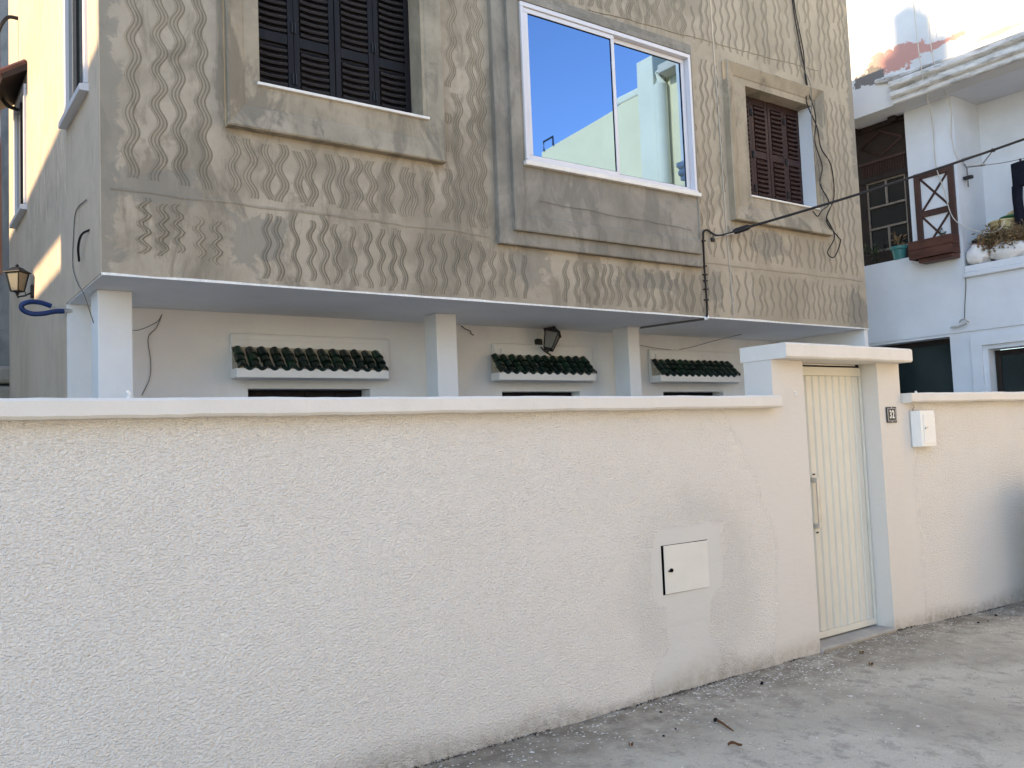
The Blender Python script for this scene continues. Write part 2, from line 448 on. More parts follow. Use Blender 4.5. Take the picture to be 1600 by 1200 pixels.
# ground: pale worn concrete with stains
m, nt, p = mk('worn concrete street', .9, .2)
co = objco(nt)
a = noise_tex(nt, co, .9, 8, .62, .5)
c = ramp(nt, a, [(.30, (.325, .29, .225)), (.46, (.465, .422, .335)), (.60, (.58, .535, .435)), (.74, (.485, .44, .355))])
b = noise_tex(nt, scaled(nt, co, (1.3, .9, 1)), 6, 9, .78, .25)
c = mixc(nt, ramp(nt, b, [(.51, (0,) * 3), (.60, (.7,) * 3)]), c, (.265, .24, .198))
b = noise_tex(nt, co, 4.3, 9, .8, .4)
c = mixc(nt, ramp(nt, b, [(.60, (0,) * 3), (.72, (.45,) * 3)]), c, (.56, .54, .49))
f = noise_tex(nt, co, 130, 4, .75)
c = mixc(nt, ramp(nt, f, [(.42, (.45,) * 3), (.58, (0,) * 3)]), c, (.33, .315, .29))
dk = N(nt, 'ShaderNodeTexVoronoi'); dk.inputs['Scale'].default_value = 9; nt.links.new(co, dk.inputs['Vector'])
c = mixc(nt, ramp(nt, dk.outputs['Distance'], [(.03, (.75,) * 3), (.06, (0,) * 3)]), c, (.12, .11, .10))
g = mth(nt, 'MULTIPLY', attr(nt, 'foot'), ramp(nt, noise_tex(nt, co, 6, 8, .75), blk((.05,) * 3, (1,) * 3, .35, .60)))
c = mixc(nt, g, c, (.165, .14, .11))
sp = noise_tex(nt, co, 48, 6, .8)
c = mixc(nt, ramp(nt, sp, [(.58, (0,) * 3), (.66, (.55,) * 3)]), c, (.20, .18, .15))
c = mixc(nt, ramp(nt, sp, [(.30, (.45,) * 3), (.40, (0,) * 3)]), c, (.66, .63, .56))
nt.links.new(c, p.inputs['Base Color'])
b1 = bump(nt, p, noise_tex(nt, co, 90, 5, .7), .5, .004)
bump(nt, p, noise_tex(nt, co, 8, 6, .65), .5, .02, b1)
M['ground'] = m

# ------------------------------------------------------------------ ground
WY = 3.888                                        # front face of the garden wall
def wall_y(x):                                    # the right stretch turns a little towards the street
    if x < 6.57: return WY
    return WY - .085 * min(x - 6.57, 1.2) - .035 * max(0, x - 7.77)
def grid_lines(a, b, st):
    n = max(1, int(round((b - a) / st)))
    return [a + (b - a) * i / n for i in range(n + 1)]
gx = [-200, -60, -20, -8] + grid_lines(-2, 10.35, .06) + [14, 30, 80, 200]
gy = [-200, -60, -20, -6, -1] + grid_lines(0.5, 4.1, .06) + [7, 14, 40, 100, 200]
gv = []; gfoot = []
for y in gy:
    for x in gx:
        near = -2 <= x <= 10.35 and .5 <= y <= 4.1
        z = (nz(x * .9, y * .9, 3) * .012 + nz(x * 4, y * 4, 9) * .003) if near else 0
        d = wall_y(x) - y
        z += .010 * max(0, 1 - abs(d) / .05) * (nz(x * 9, 2.2) + .4) if near else 0
        gv.append((x, y, z - .004))
        gfoot.append(max(0, 1 - max(d, 0) / .75) if near else 0)
W = len(gx)
gme = bpy.data.meshes.new('ground')
gme.from_pydata(gv, [], [(j * W + i, j * W + i + 1, (j + 1) * W + i + 1, (j + 1) * W + i) for j in range(len(gy) - 1) for i in range(W - 1)])
gme.polygons.foreach_set('use_smooth', [True] * len(gme.polygons))
gme.attributes.new('foot', 'FLOAT', 'POINT').data.foreach_set('value', gfoot)
tag(link('ground', gme, M['ground']), 'worn pale grey concrete street at the foot of the white wall', kind='structure')

# ------------------------------------------------------------------ garden wall with gate piers
gw = empty('garden_wall', (2.5, 4.0, 0), 'long white roughcast garden wall with flat coping and taller gate opening', 'wall')
def lerp_poly(pts, t):
    for (a, x), (b, y) in zip(pts, pts[1:]):
        if a <= t <= b: return x + (y - x) * (t - a) / (b - a)
    return pts[0][1] if t < pts[0][0] else pts[-1][1]
sm_edge = [(0, 4.86), (.25, 4.89), (.55, 4.93), (.88, 4.95), (1.2, 4.80), (1.49, 4.63), (1.6, 4.52), (1.8, 4.45)]
pl_l = [(0, 3.76), (.17, 3.775), (.30, 3.875), (.52, 3.87), (.55, 3.77), (.97, 3.80), (1.0, 3.9)]
pl_r = [(0, 4.32), (.17, 4.35), (.32, 4.24), (.50, 4.26), (.6, 4.39), (.96, 4.40), (1.0, 4.3)]
def sstep(a, b, x):
    t = min(1, max(0, (x - a) / (b - a))); return t * t * (3 - 2 * t)
def wall_attr(x, z):
    w = nz(x * 5, z * 5, 1) * .05 + nz(x * 17, z * 17, 4) * .025
    s = 0; pt = 0
    if x < 5.6:
        s = max(s, sstep(-.03, .03, x - lerp_poly(sm_edge, z) + w))
        if z < 1.03:
            d = min(x - lerp_poly(pl_l, z), lerp_poly(pl_r, z) - x, 1.0 - z)
            k = sstep(-.025, .03, d + w * .8)
            s = max(s, k); pt = k * .75
        # greyer repaint round the patch
        q = math.hypot((x - 4.15) / .62, (z - .62) / .62)
        pt = max(pt, .34 * sstep(1.15, .7, q + w * 2))
    else:
        s = max(s, sstep(.03, -.03, x - (6.70 + .10 * nz(z * 2, 3.3)) + w))
    s = max(s, .8 * sstep(.55, .75, nz(x * 1.1 + 3, z * 2.2, 8) + w))
    g = .95 * sstep(.10 + .14 * (nz(x * 1.3, 6) + .4), 0, z)
    # clamped smooth weight, patch tone and grime
    return min(s, 1), pt, g
def wall_face(x0, x1, z0, z1, st, cut=None):
    xs = grid_lines(x0, x1, st); zs = grid_lines(z0, z1, st)
    if cut:
        xs = sorted([x for x in xs if min(abs(x - cut[0]), abs(x - cut[1])) > st * .4] + [cut[0], cut[1]])
        zs = sorted([z for z in zs if min(abs(z - cut[2]), abs(z - cut[3])) > st * .4] + [cut[2], cut[3]])
    V = []; A = [[], [], []]
    for z in zs:
        for x in xs:
            y = wall_y(x) + nz(x * .8, z * .8, 5) * .006 + nz(x * 3, z * 3, 2) * .0025
            if cut and cut[0] - .2 < x < cut[1] + .2 and cut[2] - .2 < z < cut[3] + .2: y = wall_y(x)
            V.append((x, y, z))
            for k, a in enumerate(wall_attr(x, z)): A[k].append(a)
    W_ = len(xs); F = []
    for j in range(len(zs) - 1):
        for i in range(W_ - 1):
            if cut and cut[0] < (xs[i] + xs[i + 1]) / 2 < cut[1] and cut[2] < (zs[j] + zs[j + 1]) / 2 < cut[3]: continue
            F.append((j * W_ + i, j * W_ + i + 1, (j + 1) * W_ + i + 1, (j + 1) * W_ + i))
    nf = len(V)
    # closed back, top and ends
    def bk(x): return wall_y(x) + .24
    n0 = len(V)
    ex = [xs[0], xs[-1]]
    for z in (z0, z1):
        for x in ex: V.append((x, bk(x), z)); [A[k].append(a) for k, a in enumerate((1, 0, 0))]
    bl, br, tl, tr = n0, n0 + 1, n0 + 2, n0 + 3
    F.append((br, bl, tl, tr))
    last = (len(zs) - 1) * W_
    F.append(tuple([last + i for i in range(W_)] + [tr, tl]))
    F.append(tuple([j * W_ for j in range(len(zs) - 1, -1, -1)] + [bl, tl])[::-1])
    F.append(tuple([j * W_ + W_ - 1 for j in range(len(zs))] + [tr, br])[::-1])
    off = wl(gw)
    me = bpy.data.meshes.new('wall')
    me.from_pydata([Vector(v) - off for v in V], [], F)
    for nme, a in zip(('smooth', 'patch', 'grime'), A):
        me.attributes.new(nme, 'FLOAT', 'POINT').data.foreach_set('value', a)
    return link('wall', me, M['stucco'], gw)
CAB = (3.853, 4.262, .592, .888)
wall_face(-5.0, 5.0, -.06, 1.735, .03, CAB)
wall_face(6.576, 10.2, -.06, 1.735, .03)
for px in ((5.0, 5.352), (6.272, 6.576)):
    wall_face(*px, -.06, 2.0472, .03).name = 'gate_pier'
def coping(x0, x1, y_of, dep, z0, z1, st=.035):
    mb = MB()
    xs = grid_lines(x0, x1, st); rings = []
    for x in xs:
        yf = y_of(x)
        a = nz(x * 3.1, 1.7) * .004 + nz(x * 11, 4.1) * .002 - .006 * max(0, nz(x * 6, 9.3) - .45); b = nz(x * 3.7, 7.7) * .004 + nz(x * 13, 2.1) * .003 + nz(x * 27, 6.1) * .002; f = nz(x * 2.3, 5.5) * .004 + nz(x * 15, 3.3) * .0015
        c = .012
        rings.append([(x, yf + f, z0 + c + b), (x, yf + f, z1 - c + a), (x, yf + c + f, z1 + a), (x, yf + dep, z1 + a), (x, yf + dep, z0), (x, yf + c + f, z0 + b)])
    P = [p for r in rings for p in r]; n = 6
    F = [(i * n + k, i * n + (k + 1) % n, (i + 1) * n + (k + 1) % n, (i + 1) * n + k) for i in range(len(xs) - 1) for k in range(n)]
    F += [tuple(range(n)), tuple((len(xs) - 1) * n + k for k in range(n - 1, -1, -1))]
    return mb.add(P, F)
coping(-5.0, 4.985, lambda x: 3.802, .40, 1.712, 1.795).build('coping', M['plaster'], gw)
coping(6.588, 10.2, lambda x: wall_y(x) - .085, .40, 1.735, 1.812).build('coping', M['plaster'], gw)
coping(4.995, 6.555, lambda x: 3.755, .395, 2.0475, 2.153, .04).build('gate_lintel', M['plaster'], gw)
# white blobs of paint left on the coping
for x, s_ in ((.83, .010), (6.74, .012), (5.2, .008)):
    mb = MB(); mb.tube([(x, 3.85, 1.79), (x + .006, 3.85, 1.81), (x - .004, 3.855, 1.825)], [s_, s_ * .6, s_ * .9], 6); mb.build('plaster_lump', M['white'], gw)
# threshold slab
th = empty('doorstep', (5.8, 3.95, 0), 'low grey concrete doorstep under the cream gate', 'doorstep')
B('slab', M['stepstone'], th, 5.354, 6.270, 3.878, 4.3, -.06, .030, c=.006)
B('front_board', M['ledge'], th, 5.372, 6.262, 3.866, 3.8775, -.05, .012, c=.003)

# ------------------------------------------------------------------ gate
gt = empty('gate', (5.8, 4.05, 0), 'tall narrow cream metal gate of vertical ribbed panels', 'gate')
GX0, GX1, GY = 5.358, 6.264, 4.035
mb = MB()
mb.box(GX0, GX1, GY - .012, GY + .03, 1.955, 2.022, c=.004)
mb.box(GX0, GX1, GY - .012, GY + .03, .042, .088, c=.004)
mb.box(GX0, GX0 + .035, GY - .012, GY + .03, .0885, 1.9545, c=.004)
mb.box(GX1 - .022, GX1, GY - .012, GY + .03, .0885, 1.9545, c=.004)
mb.build('gate_frame', M['gate'], gt)
npan = 10; pw = (GX1 - .024 - GX0 - .037) / npan
pm = MB()
pm.prism([(-pw / 2 + .002, .012, 0), (-pw / 2 + .006, .004, 0), (-pw / 2 + .013, -.006, 0), (pw / 2 - .013, -.006, 0), (pw / 2 - .006, .004, 0), (pw / 2 - .002, .012, 0)], (0, 0, 1.864))
pme = pm.mesh('panel')
for i in range(npan):
    link('panel', pme, M['gate'], gt, (GX0 + .037 + pw * (i + .5), GY + .004, .0895))
B('backing', M['gate'], gt, GX0 + .03, GX1 - .02, GY + .0165, GY + .022, .06, 1.98)
h = MB()
hx = 5.575
h.box(hx - .014, hx + .014, GY - .052, GY - .040, .84, 1.20, c=.004)
for z in (.85, 1.185): h.box(hx - .016, hx + .016, GY - .042, GY - .004, z - .018, z + .018, c=.003)
h.build('handle', M['greymetal'], gt)
for z in (.80, 1.225): B('slot', M['black'], gt, hx + .008, hx + .036, GY - .0062, GY - .0042, z - .005, z + .005)
B('top_gap_shade', M['black'], gt, GX0 + .001, GX1, GY + .004, GY + .02, 2.0225, 2.0465)  # black strip standing for the shade in the gap above the leaf
B('top_rail', M['greymetal'], gt, GX0 + .001, GX1 - .06, GY - .006, GY + .003, 2.034, 2.046)

# ------------------------------------------------------------------ meter cabinet, number plate, letter box
cb = empty('meter_cabinet', (4.05, WY, .59), 'flush square meter cabinet door with keyhole low in the white wall', 'cabinet')
mb = MB()
mb.quad((CAB[0], WY, CAB[2]), (CAB[0], WY + .12, CAB[2]), (CAB[0], WY + .12, CAB[3]), (CAB[0], WY, CAB[3]))
mb.quad((CAB[1], WY, CAB[2]), (CAB[1], WY, CAB[3]), (CAB[1], WY + .12, CAB[3]), (CAB[1], WY + .12, CAB[2]))
mb.quad((CAB[0], WY, CAB[2]), (CAB[1], WY, CAB[2]), (CAB[1], WY + .12, CAB[2]), (CAB[0], WY + .12, CAB[2]))
mb.quad((CAB[0], WY, CAB[3]), (CAB[0], WY + .12, CAB[3]), (CAB[1], WY + .12, CAB[3]), (CAB[1], WY, CAB[3]))
mb.quad((CAB[0], WY + .119, CAB[2]), (CAB[1], WY + .119, CAB[2]), (CAB[1], WY + .119, CAB[3]), (CAB[0], WY + .119, CAB[3]))
mb.build('niche', M['black'], cb)
mb = MB().box(0, CAB[1] - CAB[0] - .016, -.002, .002, 0, CAB[3] - CAB[2] - .006, c=.001)
dme = mb.mesh('door')
d = link('door', dme, M['cabinet'], cb, (CAB[0] + .013, WY - .008, CAB[2] + .004)); d.rotation_euler = (0, R(.35), R(0.6))
mb = MB().lathe([(.0001, -.0145), (.012, -.0145), (.012, -.006)], (CAB[0] + .068, WY - .004, .735), 12, 'Y'); mb.box(CAB[0] + .044, CAB[0] + .066, WY - .018, WY - .010, .728, .737)
mb.build('lock', M['black'], cb)
npl = empty('number_plate', (6.42, WY, 1.58), 'small dark house number plate with white border reading 32', 'number plate')
PX0, PX1, PZ0, PZ1 = 6.352, 6.486, 1.583, 1.706
B('plate', M['plate'], npl, PX0, PX1, WY - .010, WY - .001, PZ0, PZ1, c=.003)
mb = MB()
for a in ((PX0 + .012, PX1 - .012, PZ1 - .0145, PZ1 - .0125), (PX0 + .012, PX1 - .012, PZ0 + .0125, PZ0 + .0145), (PX0 + .012, PX0 + .0145, PZ0 + .0146, PZ1 - .0146), (PX1 - .0145, PX1 - .012, PZ0 + .0166, PZ1 - .0166)):
    mb.box(a[0], a[1], WY - .0115, WY - .0102, a[2], a[3])
mb.build('border', M['white'], npl)
for z in (PZ0 + .006, PZ1 - .006): MB().lathe([(.0001, -.0135), (.004, -.0125), (.004, -.01)], (6.419, WY, z), 8, 'Y').build('screw', M['white'], npl)
tc = bpy.data.curves.new('digits', 'FONT'); tc.body = '32'; tc.size = .086; tc.align_x = 'CENTER'; tc.align_y = 'CENTER'; tc.extrude = .0008; tc.offset = .0018; tc.space_character = 1.15
to = bpy.data.objects.new('digits', tc); COL.objects.link(to)
bpy.context.view_layer.update()
tme = bpy.data.meshes.new_from_object(to.evaluated_get(bpy.context.evaluated_depsgraph_get()))
bpy.data.objects.remove(to)
tme.transform(Matrix.Translation((0, 0, 0)) @ Matrix.Rotation(R(90), 4, 'X') @ Matrix.Diagonal((.72, 1, 1, 1)))
tme.materials.clear()
link('digits', tme, M['white'], npl, (6.419, WY - .0112, 1.6445))

lb = empty('letter_box', (6.78, 3.84, 1.38), 'small white metal meter box fixed on the wall right of the number plate', 'box')
LX0, LX1, LY0, LY1, LZ0, LZ1 = 6.672, 6.880, 3.79, 3.876, 1.384, 1.669
B('case', M['boxpaint'], lb, LX0, LX1, LY0, LY1, LZ0, LZ1, c=.004)
B('back_plate', M['greymetal'], lb, LX0 - .006, LX1 + .002, LY1 + .0005, LY1 + .006, LZ0 - .004, LZ1 + .004)
B('door', M['boxpaint'], lb, LX0 + .030, LX1 - .012, LY0 - .006, LY0 - .0005, LZ0 + .024, LZ1 - .030, c=.002)
mb = MB(); mb.lathe([(.0001, -.018), (.009, -.018), (.009, -.006)], (LX0 + .044, LY0, 1.530), 10, 'Y'); mb.box(LX0 + .05, LX0 + .075, LY0 - .016, LY0 - .008, 1.533, 1.540)
mb.build('lock', M['greymetal'], lb)
for z in (1.60, 1.565, 1.505, 1.46):
    B('hinge', M['greymetal'], lb, LX1 + .0005, LX1 + .010, LY0 + .01, LY0 + .03, z - .006, z + .006)
MB().tube([(6.70, 3.868, 1.672), (6.705, 3.865, 1.69), (6.715, 3.862, 1.70), (6.712, 3.87, 1.72)], .003, 5).build('hook', M['greycable'], lb)

# ------------------------------------------------------------------ the house
HX0, HX1, HY, HZ0, HZ1 = 1.065, 8.925, 5.60, 2.65, 6.50
hs = empty('house', (5.0, 7.8, 0), 'two storey house of grey brown combed render over a white recessed porch', 'house')
LW = (2.05, 3.30, 3.985, 5.15)         # window openings in the facade
MW = (4.19, 6.165, 3.785, 5.105)
RW = (7.04, 8.12, 3.885, 5.02)
fw = MB().panel_y(HX0 + .004, HX1, HZ0, HZ1, HY, HY + .26, [(w_[0] - .004, w_[1] + .004, w_[2] - .004, w_[3] + .004) for w_ in (LW, MW, RW)])
fw.build('wall', M['facade'], hs)
SW1 = (5.945, 6.70, 3.93, 5.25); SW2 = (8.80, 9.56, 3.86, 4.96)
sw = MB().panel_x(HY + .004, 10.12, HZ0 + .001, HZ1, HX0, HX0 + .14, [SW1, SW2])
sw.panel_x(6.802, 10.12, -.05, HZ0 + .0009, HX0, HX0 + .14)
sw.build('side_wall', M['sidewall'], hs)
mb = MB(); mb.box(HX1 - .2, HX1 - .001, HY + .261, 10.1, HZ0 + .002, HZ1 - .001); mb.box(HX0 + .141, HX1 - .21, 9.9, 10.1, 0, HZ1 - .001)
mb.build('rear_wall', M['sidewall'], hs)
B('roof', M['ledge'], hs, HX0 + .15, HX1 - .21, HY + .27, 9.88, HZ1 - .2, HZ1 - .05)
B('soffit', M['soffit'], hs, HX0 + .006, HX1 - .004, HY + .006, 6.775, HZ0 - .008, HZ0 + .15)
# white painted lower lip of the render
mb = MB()
xs = grid_lines(HX0, HX1 + .003, .07)
P = []
for x in xs:
    a = .001 + .006 * nz(x * 4, 3) + .010 * max(0, nz(x * 1.5, 9)); y = HY - .0045 - .002 * nz(x * 5, 1)
    P += [(x, y, HZ0 - .012), (x, y, HZ0 + a), (x, HY + .004, HZ0 + a + .001), (x, HY + .004, HZ0 - .012)]
F = [(i * 4 + k, i * 4 + (k + 1) % 4, (i + 1) * 4 + (k + 1) % 4, (i + 1) * 4 + k) for i in range(len(xs) - 1) for k in range(4)] + [(0, 1, 2, 3), tuple(len(P) - 4 + k for k in (3, 2, 1, 0))]
mb.add(P, F).build('painted_lip', M['paintedge'], hs)
# porch
PYW = 6.775
W1 = (2.335, 3.385, .9, 2.052); W2 = (4.75, 5.70, .9, 2.030); W3 = (6.87, 7.83, .9, 2.030)
MB().panel_y(HX0 + .002, HX1 - .07, 0, HZ0 - .0085, PYW, PYW + .22, [W1, W2, W3]).build('porch_wall', M['porch'], hs)
B('porch_side_wall', M['porch'], hs, HX1 - .068, HX1 - .002, HY + .012, PYW + .2, 0, HZ0 - .0085)
for x0, x1, y0, y1 in ((1.140, 1.350, 6.115, 6.33), (3.735, 3.932, 6.235, 6.43), (5.975, 6.128, 6.33, 6.55)):
    B('pillar', M['porch'], hs, x0, x1, y0, y1, 0, HZ0 - .0085, c=.006)
for w_, y in ((W1, .16), (W2, .13), (W3, .16)):
    s_ = B('porch_shutter', M['wood'], hs, w_[0] + .001, w_[1] - .001, PYW + y, PYW + y + .04, w_[2], w_[3] - .001)
    for k in range(4):
        xx = w_[0] + (w_[1] - w_[0]) * k / 4
        B('stile', M['wood'], s_, xx + .012, xx + (w_[1] - w_[0]) / 4 - .012, PYW + y - .014, PYW + y - .001, w_[2] + .02, w_[3] - .02, c=.004)

# tile canopies over the porch windows
def tile_mesh(r0, r1, t, L, n=7):
    """half barrel tile, crown up (+z), running along +y from 0 to L"""
    mb = MB(); P = []; F = []
    for j, (rr) in enumerate((r0, r1)):
        for k in range(n + 1):
            a = math.pi * k / n
            P.append((-math.cos(a) * rr, j * L, math.sin(a) * rr))
        for k in range(n + 1):
            a = math.pi * k / n
            P.append((-math.cos(a) * (rr - t), j * L, math.sin(a) * (rr - t)))
    m_ = n + 1
    for k in range(n):
        F += [(k, k + 1, 2 * m_ + k + 1, 2 * m_ + k), (m_ + k, 3 * m_ + k, 3 * m_ + k + 1, m_ + k + 1), (k, m_ + k, m_ + k + 1, k + 1)]
    mb.add(P, F, True)
    return mb.mesh('roof_tile')
tme_ = tile_mesh(.043, .036, .008, .088)
tme_.materials.append(M['tile'])
def canopy(x0, x1, o0, o1, ncol):
    cn = MB()
    cn.box(o0, o1, PYW - .045, PYW - .0005, 2.118, 2.482, c=.022)
    cn.box(o0 + .07, o1 - .07, PYW - .062, PYW - .0455, 2.16, 2.432, c=.008)
    cn = cn.build('canopy', M['porch'], hs)
    yb, yt, zb, zt = 6.575, 6.725, 2.194, 2.366
    MB().box(x0, x1, yb - .006, PYW - .0625, 2.121, 2.193, c=.006).build('ledge', M['porch'], cn)
    MB().prism([(x0 + .012, yb, zb), (x0 + .012, PYW - .063, zb), (x0 + .012, PYW - .063, zt + .004), (x0 + .012, yt, zt)], (x1 - x0 - .024, 0, 0)).build('mortar_bed', M['mortar'], cn)
    ang = math.atan2(zt - zb, yt - yb); sl = math.hypot(zt - zb, yt - yb)
    pitch_ = (x1 - x0) / ncol
    rnd = random.Random(int(x0 * 100))
    for i in range(ncol):
        cx = x0 + pitch_ * (i + .5)
        for j in range(3):
            t = j * .070 - .012
            lift = .012 + .006 * (2 - j)
            o = link('roof_tile', tme_, None, cn, (cx + rnd.uniform(-.005, .005), yb + math.cos(ang) * t - math.sin(ang) * lift * .4, zb + math.sin(ang) * t + math.cos(ang) * lift * .4 - .004))
            o.rotation_euler = (ang - R(6) + rnd.uniform(-.05, .05), rnd.uniform(-.06, .06), rnd.uniform(-.06, .06))
            o.scale = (pitch_ / .0985 * rnd.uniform(.94, 1.06), 1, rnd.uniform(.9, 1.1))
        if i < ncol - 1:
            o = link('roof_tile', tme_, None, cn, (cx + pitch_ / 2, yb - .010, zb + .022))
            o.rotation_euler = (ang, R(180), 0)
            o.scale = (pitch_ / .0985, .8, .6)
canopy(2.183, 3.462, 2.195, 3.565, 13)
canopy(4.585, 5.748, 4.645, 5.86, 12)
canopy(6.645, 7.885, 6.66, 8.08, 13)

# raised cement surrounds of the upper windows
def rings(name, mat, rects, parent):
    """rects: (x0,x1,z0,z1,y) from the outside to the opening"""
    mb = MB(); P = []
    for x0, x1, z0, z1, y in rects: P += [(x0, y, z0), (x1, y, z0), (x1, y, z1), (x0, y, z1)]
    F = []
    for i in range(len(rects) - 1):
        for k in range(4): F.append((i * 4 + k, i * 4 + (k + 1) % 4, (i + 1) * 4 + (k + 1) % 4, (i + 1) * 4 + k))
    return mb.add(P, F).build(name, mat, parent)
Y = HY
rings('window_surround', M['ledge'], [(1.815, 3.455, 3.665, 5.45, Y + .003), (1.815, 3.455, 3.665, 5.45, Y - .066), (1.825, 3.445, 3.675, 5.44, Y - .074), (1.935, 3.335, 3.825, 5.30, Y - .026), (1.945, 3.325, 3.835, 5.29, Y - .016), (2.05, 3.30, 3.985, 5.15, Y - .012), (2.05, 3.30, 3.985, 5.15, Y + .19)], hs)
rings('window_surround', M['greycement'], [(3.93, 6.235, 3.105, 5.235, Y + .003), (3.93, 6.235, 3.105, 5.235, Y - .048), (3.938, 6.227, 3.113, 5.227, Y - .054), (4.058, 6.188, 3.215, 5.16, Y - .054), (4.058, 6.188, 3.215, 5.16, Y - .088), (4.068, 6.178, 3.225, 5.15, Y - .093), (4.155, 6.172, 3.335, 5.118, Y - .093), (4.175, 6.168, 3.35, 5.112, Y - .078), (4.19, 6.165, 3.785, 5.105, Y - .078), (4.19, 6.165, 3.785, 5.105, Y + .1)], hs)
rings('window_surround', M['ledge'], [(6.715, 8.275, 3.612, 5.20, Y + .003), (6.715, 8.275, 3.612, 5.20, Y - .066), (6.725, 8.265, 3.622, 5.19, Y - .074), (6.845, 8.17, 3.765, 5.09, Y - .026), (6.855, 8.165, 3.775, 5.08, Y - .016), (7.04, 8.12, 3.885, 5.02, Y - .012), (7.04, 8.12, 3.885, 5.02, Y + .19)], hs)
B('window_sill', M['marble'], hs, 2.03, 3.345, Y - .036, Y + .2, 3.9855, 4.006, c=.004)
B('window_sill', M['marble'], hs, 7.03, 8.14, Y - .028, Y + .2, 3.8855, 3.904, c=.004)

B('reveal', M['nplain'], hs, 8.1125, 8.1185, Y - .004, Y + .185, 3.9045, 5.016)
# louvred shutters: every leaf has its own slats
def leaf(x0, x1, z0, z1, y, wood, slat, worn, hinge_side, rails, curve):  # worn: material of the thin edge with its highlight painted in
    lf = MB()
    st = .045
    lf.box(x0 + .002, x0 + st, y, y + .035, z0, z1, c=.004)
    lf.box(x1 - st, x1 - .002, y, y + .035, z0, z1, c=.004)
    zr = [z0] + list(rails) + [z1 - .07]
    for z in zr: lf.box(x0 + st + .0005, x1 - st - .0005, y + .003, y + .033, z, z + .075, c=.004)
    lf.box(x0 + st - .004, x1 - st + .004, y + .026, y + .030, z0 + .01, z1 - .01)
    lf = lf.build('shutter', wood, hs)
    w_ = x1 - x0 - 2 * st - .012
    key = (round(w_, 3), slat.name)
    if key not in SLATS:
        mb = MB(); P = []; n = 5
        for i in range(n + 1):
            t = i / n - .5; dip = curve * (4 * t * t)
            for q in ((-.012, .002), (-.0105, -.0005), (-.007, -.016), (.020, .020), (.018, .026)):
                P.append((t * w_, q[0], q[1] + (dip * .9 - curve * .6 if q[0] < 0 else 0)))
        F = [(i * 5 + k, i * 5 + (k + 1) % 5, (i + 1) * 5 + (k + 1) % 5, (i + 1) * 5 + k) for i in range(n) for k in range(5)]
        F += [(0, 1, 2, 3, 4), tuple(n * 5 + k for k in (4, 3, 2, 1, 0))]
        me_ = SLATS[key] = mb.add(P, F).mesh('slat'); me_.materials.append(slat); me_.materials.append(worn)
        for i, p_ in enumerate(me_.polygons):
            if i < n * 5 and i % 5 == 0: p_.material_index = 1
    for a, b in zip(zr, zr[1:]):
        z = a + .100
        while z < b - .018:
            o = link('slat', SLATS[key], None, lf, ((x0 + x1) / 2, y + .004, z)); o.rotation_euler = (0, random.uniform(-.012, .012), 0)
            z += .0485
    for z in (z0 + .11, (z0 + z1) / 2 - .09, z1 - .2):
        hx = x0 + .012 if hinge_side < 0 else x1 - .012
        MB().tube([(hx, y - .006, z), (hx, y - .006, z + .075)], .007, 6).build('hinge', M['iron'], lf)
SLATS = {}
xs = [2.052, 2.362, 2.675, 2.988, 3.298]
for i in range(4): leaf(xs[i], xs[i + 1], 4.008, 5.145, Y + .15 + (.004 if i % 2 else 0), M['wood'], M['slatwood'], M['litedge'], -1 if i % 2 else 1, (4.395,), .008)
xs = [7.042, 7.312, 7.582, 7.852, 8.118]
for i in range(4): leaf(xs[i], xs[i + 1], 3.906, 5.015, Y + .15 + (.004 if i % 2 else 0), M['redwood'], M['redslat'], M['redlit'], -1 if i % 2 else 1, (4.385,), .004)
for x0, x1, z0, z1 in ((2.05, 3.30, 3.985, 5.15), (7.04, 8.12, 3.885, 5.02)):
    B('window_backing', M['black'], hs, x0 - .05, x1 + .05, Y + .2605, Y + .28, z0 - .05, z1 + .05)

# the sliding window
wn_ = MB()
fy0, fy1 = Y - .098, Y + .0
a = MW
wn_.box(a[0], a[1], fy0, fy1, a[3] - .036, a[3], c=.004); wn_.box(a[0], a[1], fy0 - .012, fy1, a[2], a[2] + .020, c=.004)
wn_.box(a[0], a[0] + .030, fy0, fy1, a[2] + .0205, a[3] - .0365, c=.004); wn_.box(a[1] - .030, a[1], fy0, fy1, a[2] + .0205, a[3] - .0365, c=.004)
win = wn_.build('window', M['alu'], hs)
B('window_sill', M['marble'], hs, 4.165, 6.19, Y - .122, Y - .0785, 3.748, 3.7845, c=.004)
def sash(x0, x1, y, z0, z1, wl_, wr_):
    s_ = MB(); h_ = .038
    s_.box(x0, x1, y, y + .03, z1 - h_, z1, c=.003); s_.box(x0, x1, y, y + .03, z0, z0 + h_, c=.003)
    s_.box(x0, x0 + wl_, y, y + .03, z0 + h_ + .0005, z1 - h_ - .0005, c=.003); s_.box(x1 - wr_, x1, y, y + .03, z0 + h_ + .0005, z1 - h_ - .0005, c=.003)
    s_.build('sash', M['alu'], win)
    p_ = MB().box(x0 + wl_ - .006, x1 - wr_ + .006, y + .012, y + .018, z0 + h_ - .006, z1 - h_ + .006).build('pane', M['mirror'], win)
    g_ = MB()
    for q in ((x0 + wl_, x1 - wr_, z1 - h_ - .006, z1 - h_), (x0 + wl_, x1 - wr_, z0 + h_, z0 + h_ + .004), (x1 - wr_ - .006, x1 - wr_, z0 + h_ + .0045, z1 - h_ - .0065), (x0 + wl_, x0 + wl_ + .004, z0 + h_ + .0045, z1 - h_ - .0065)):
        g_.box(q[0], q[1], y + .0075, y + .0118, q[2], q[3])
    g_.build('gasket', M['black'], win)
sash(a[0] + .034, 5.212, Y - .084, a[2] + .022, a[3] - .038, .046, .034)
sash(5.172, a[1] - .034, Y - .046, a[2] + .022, a[3] - .038, .034, .046)
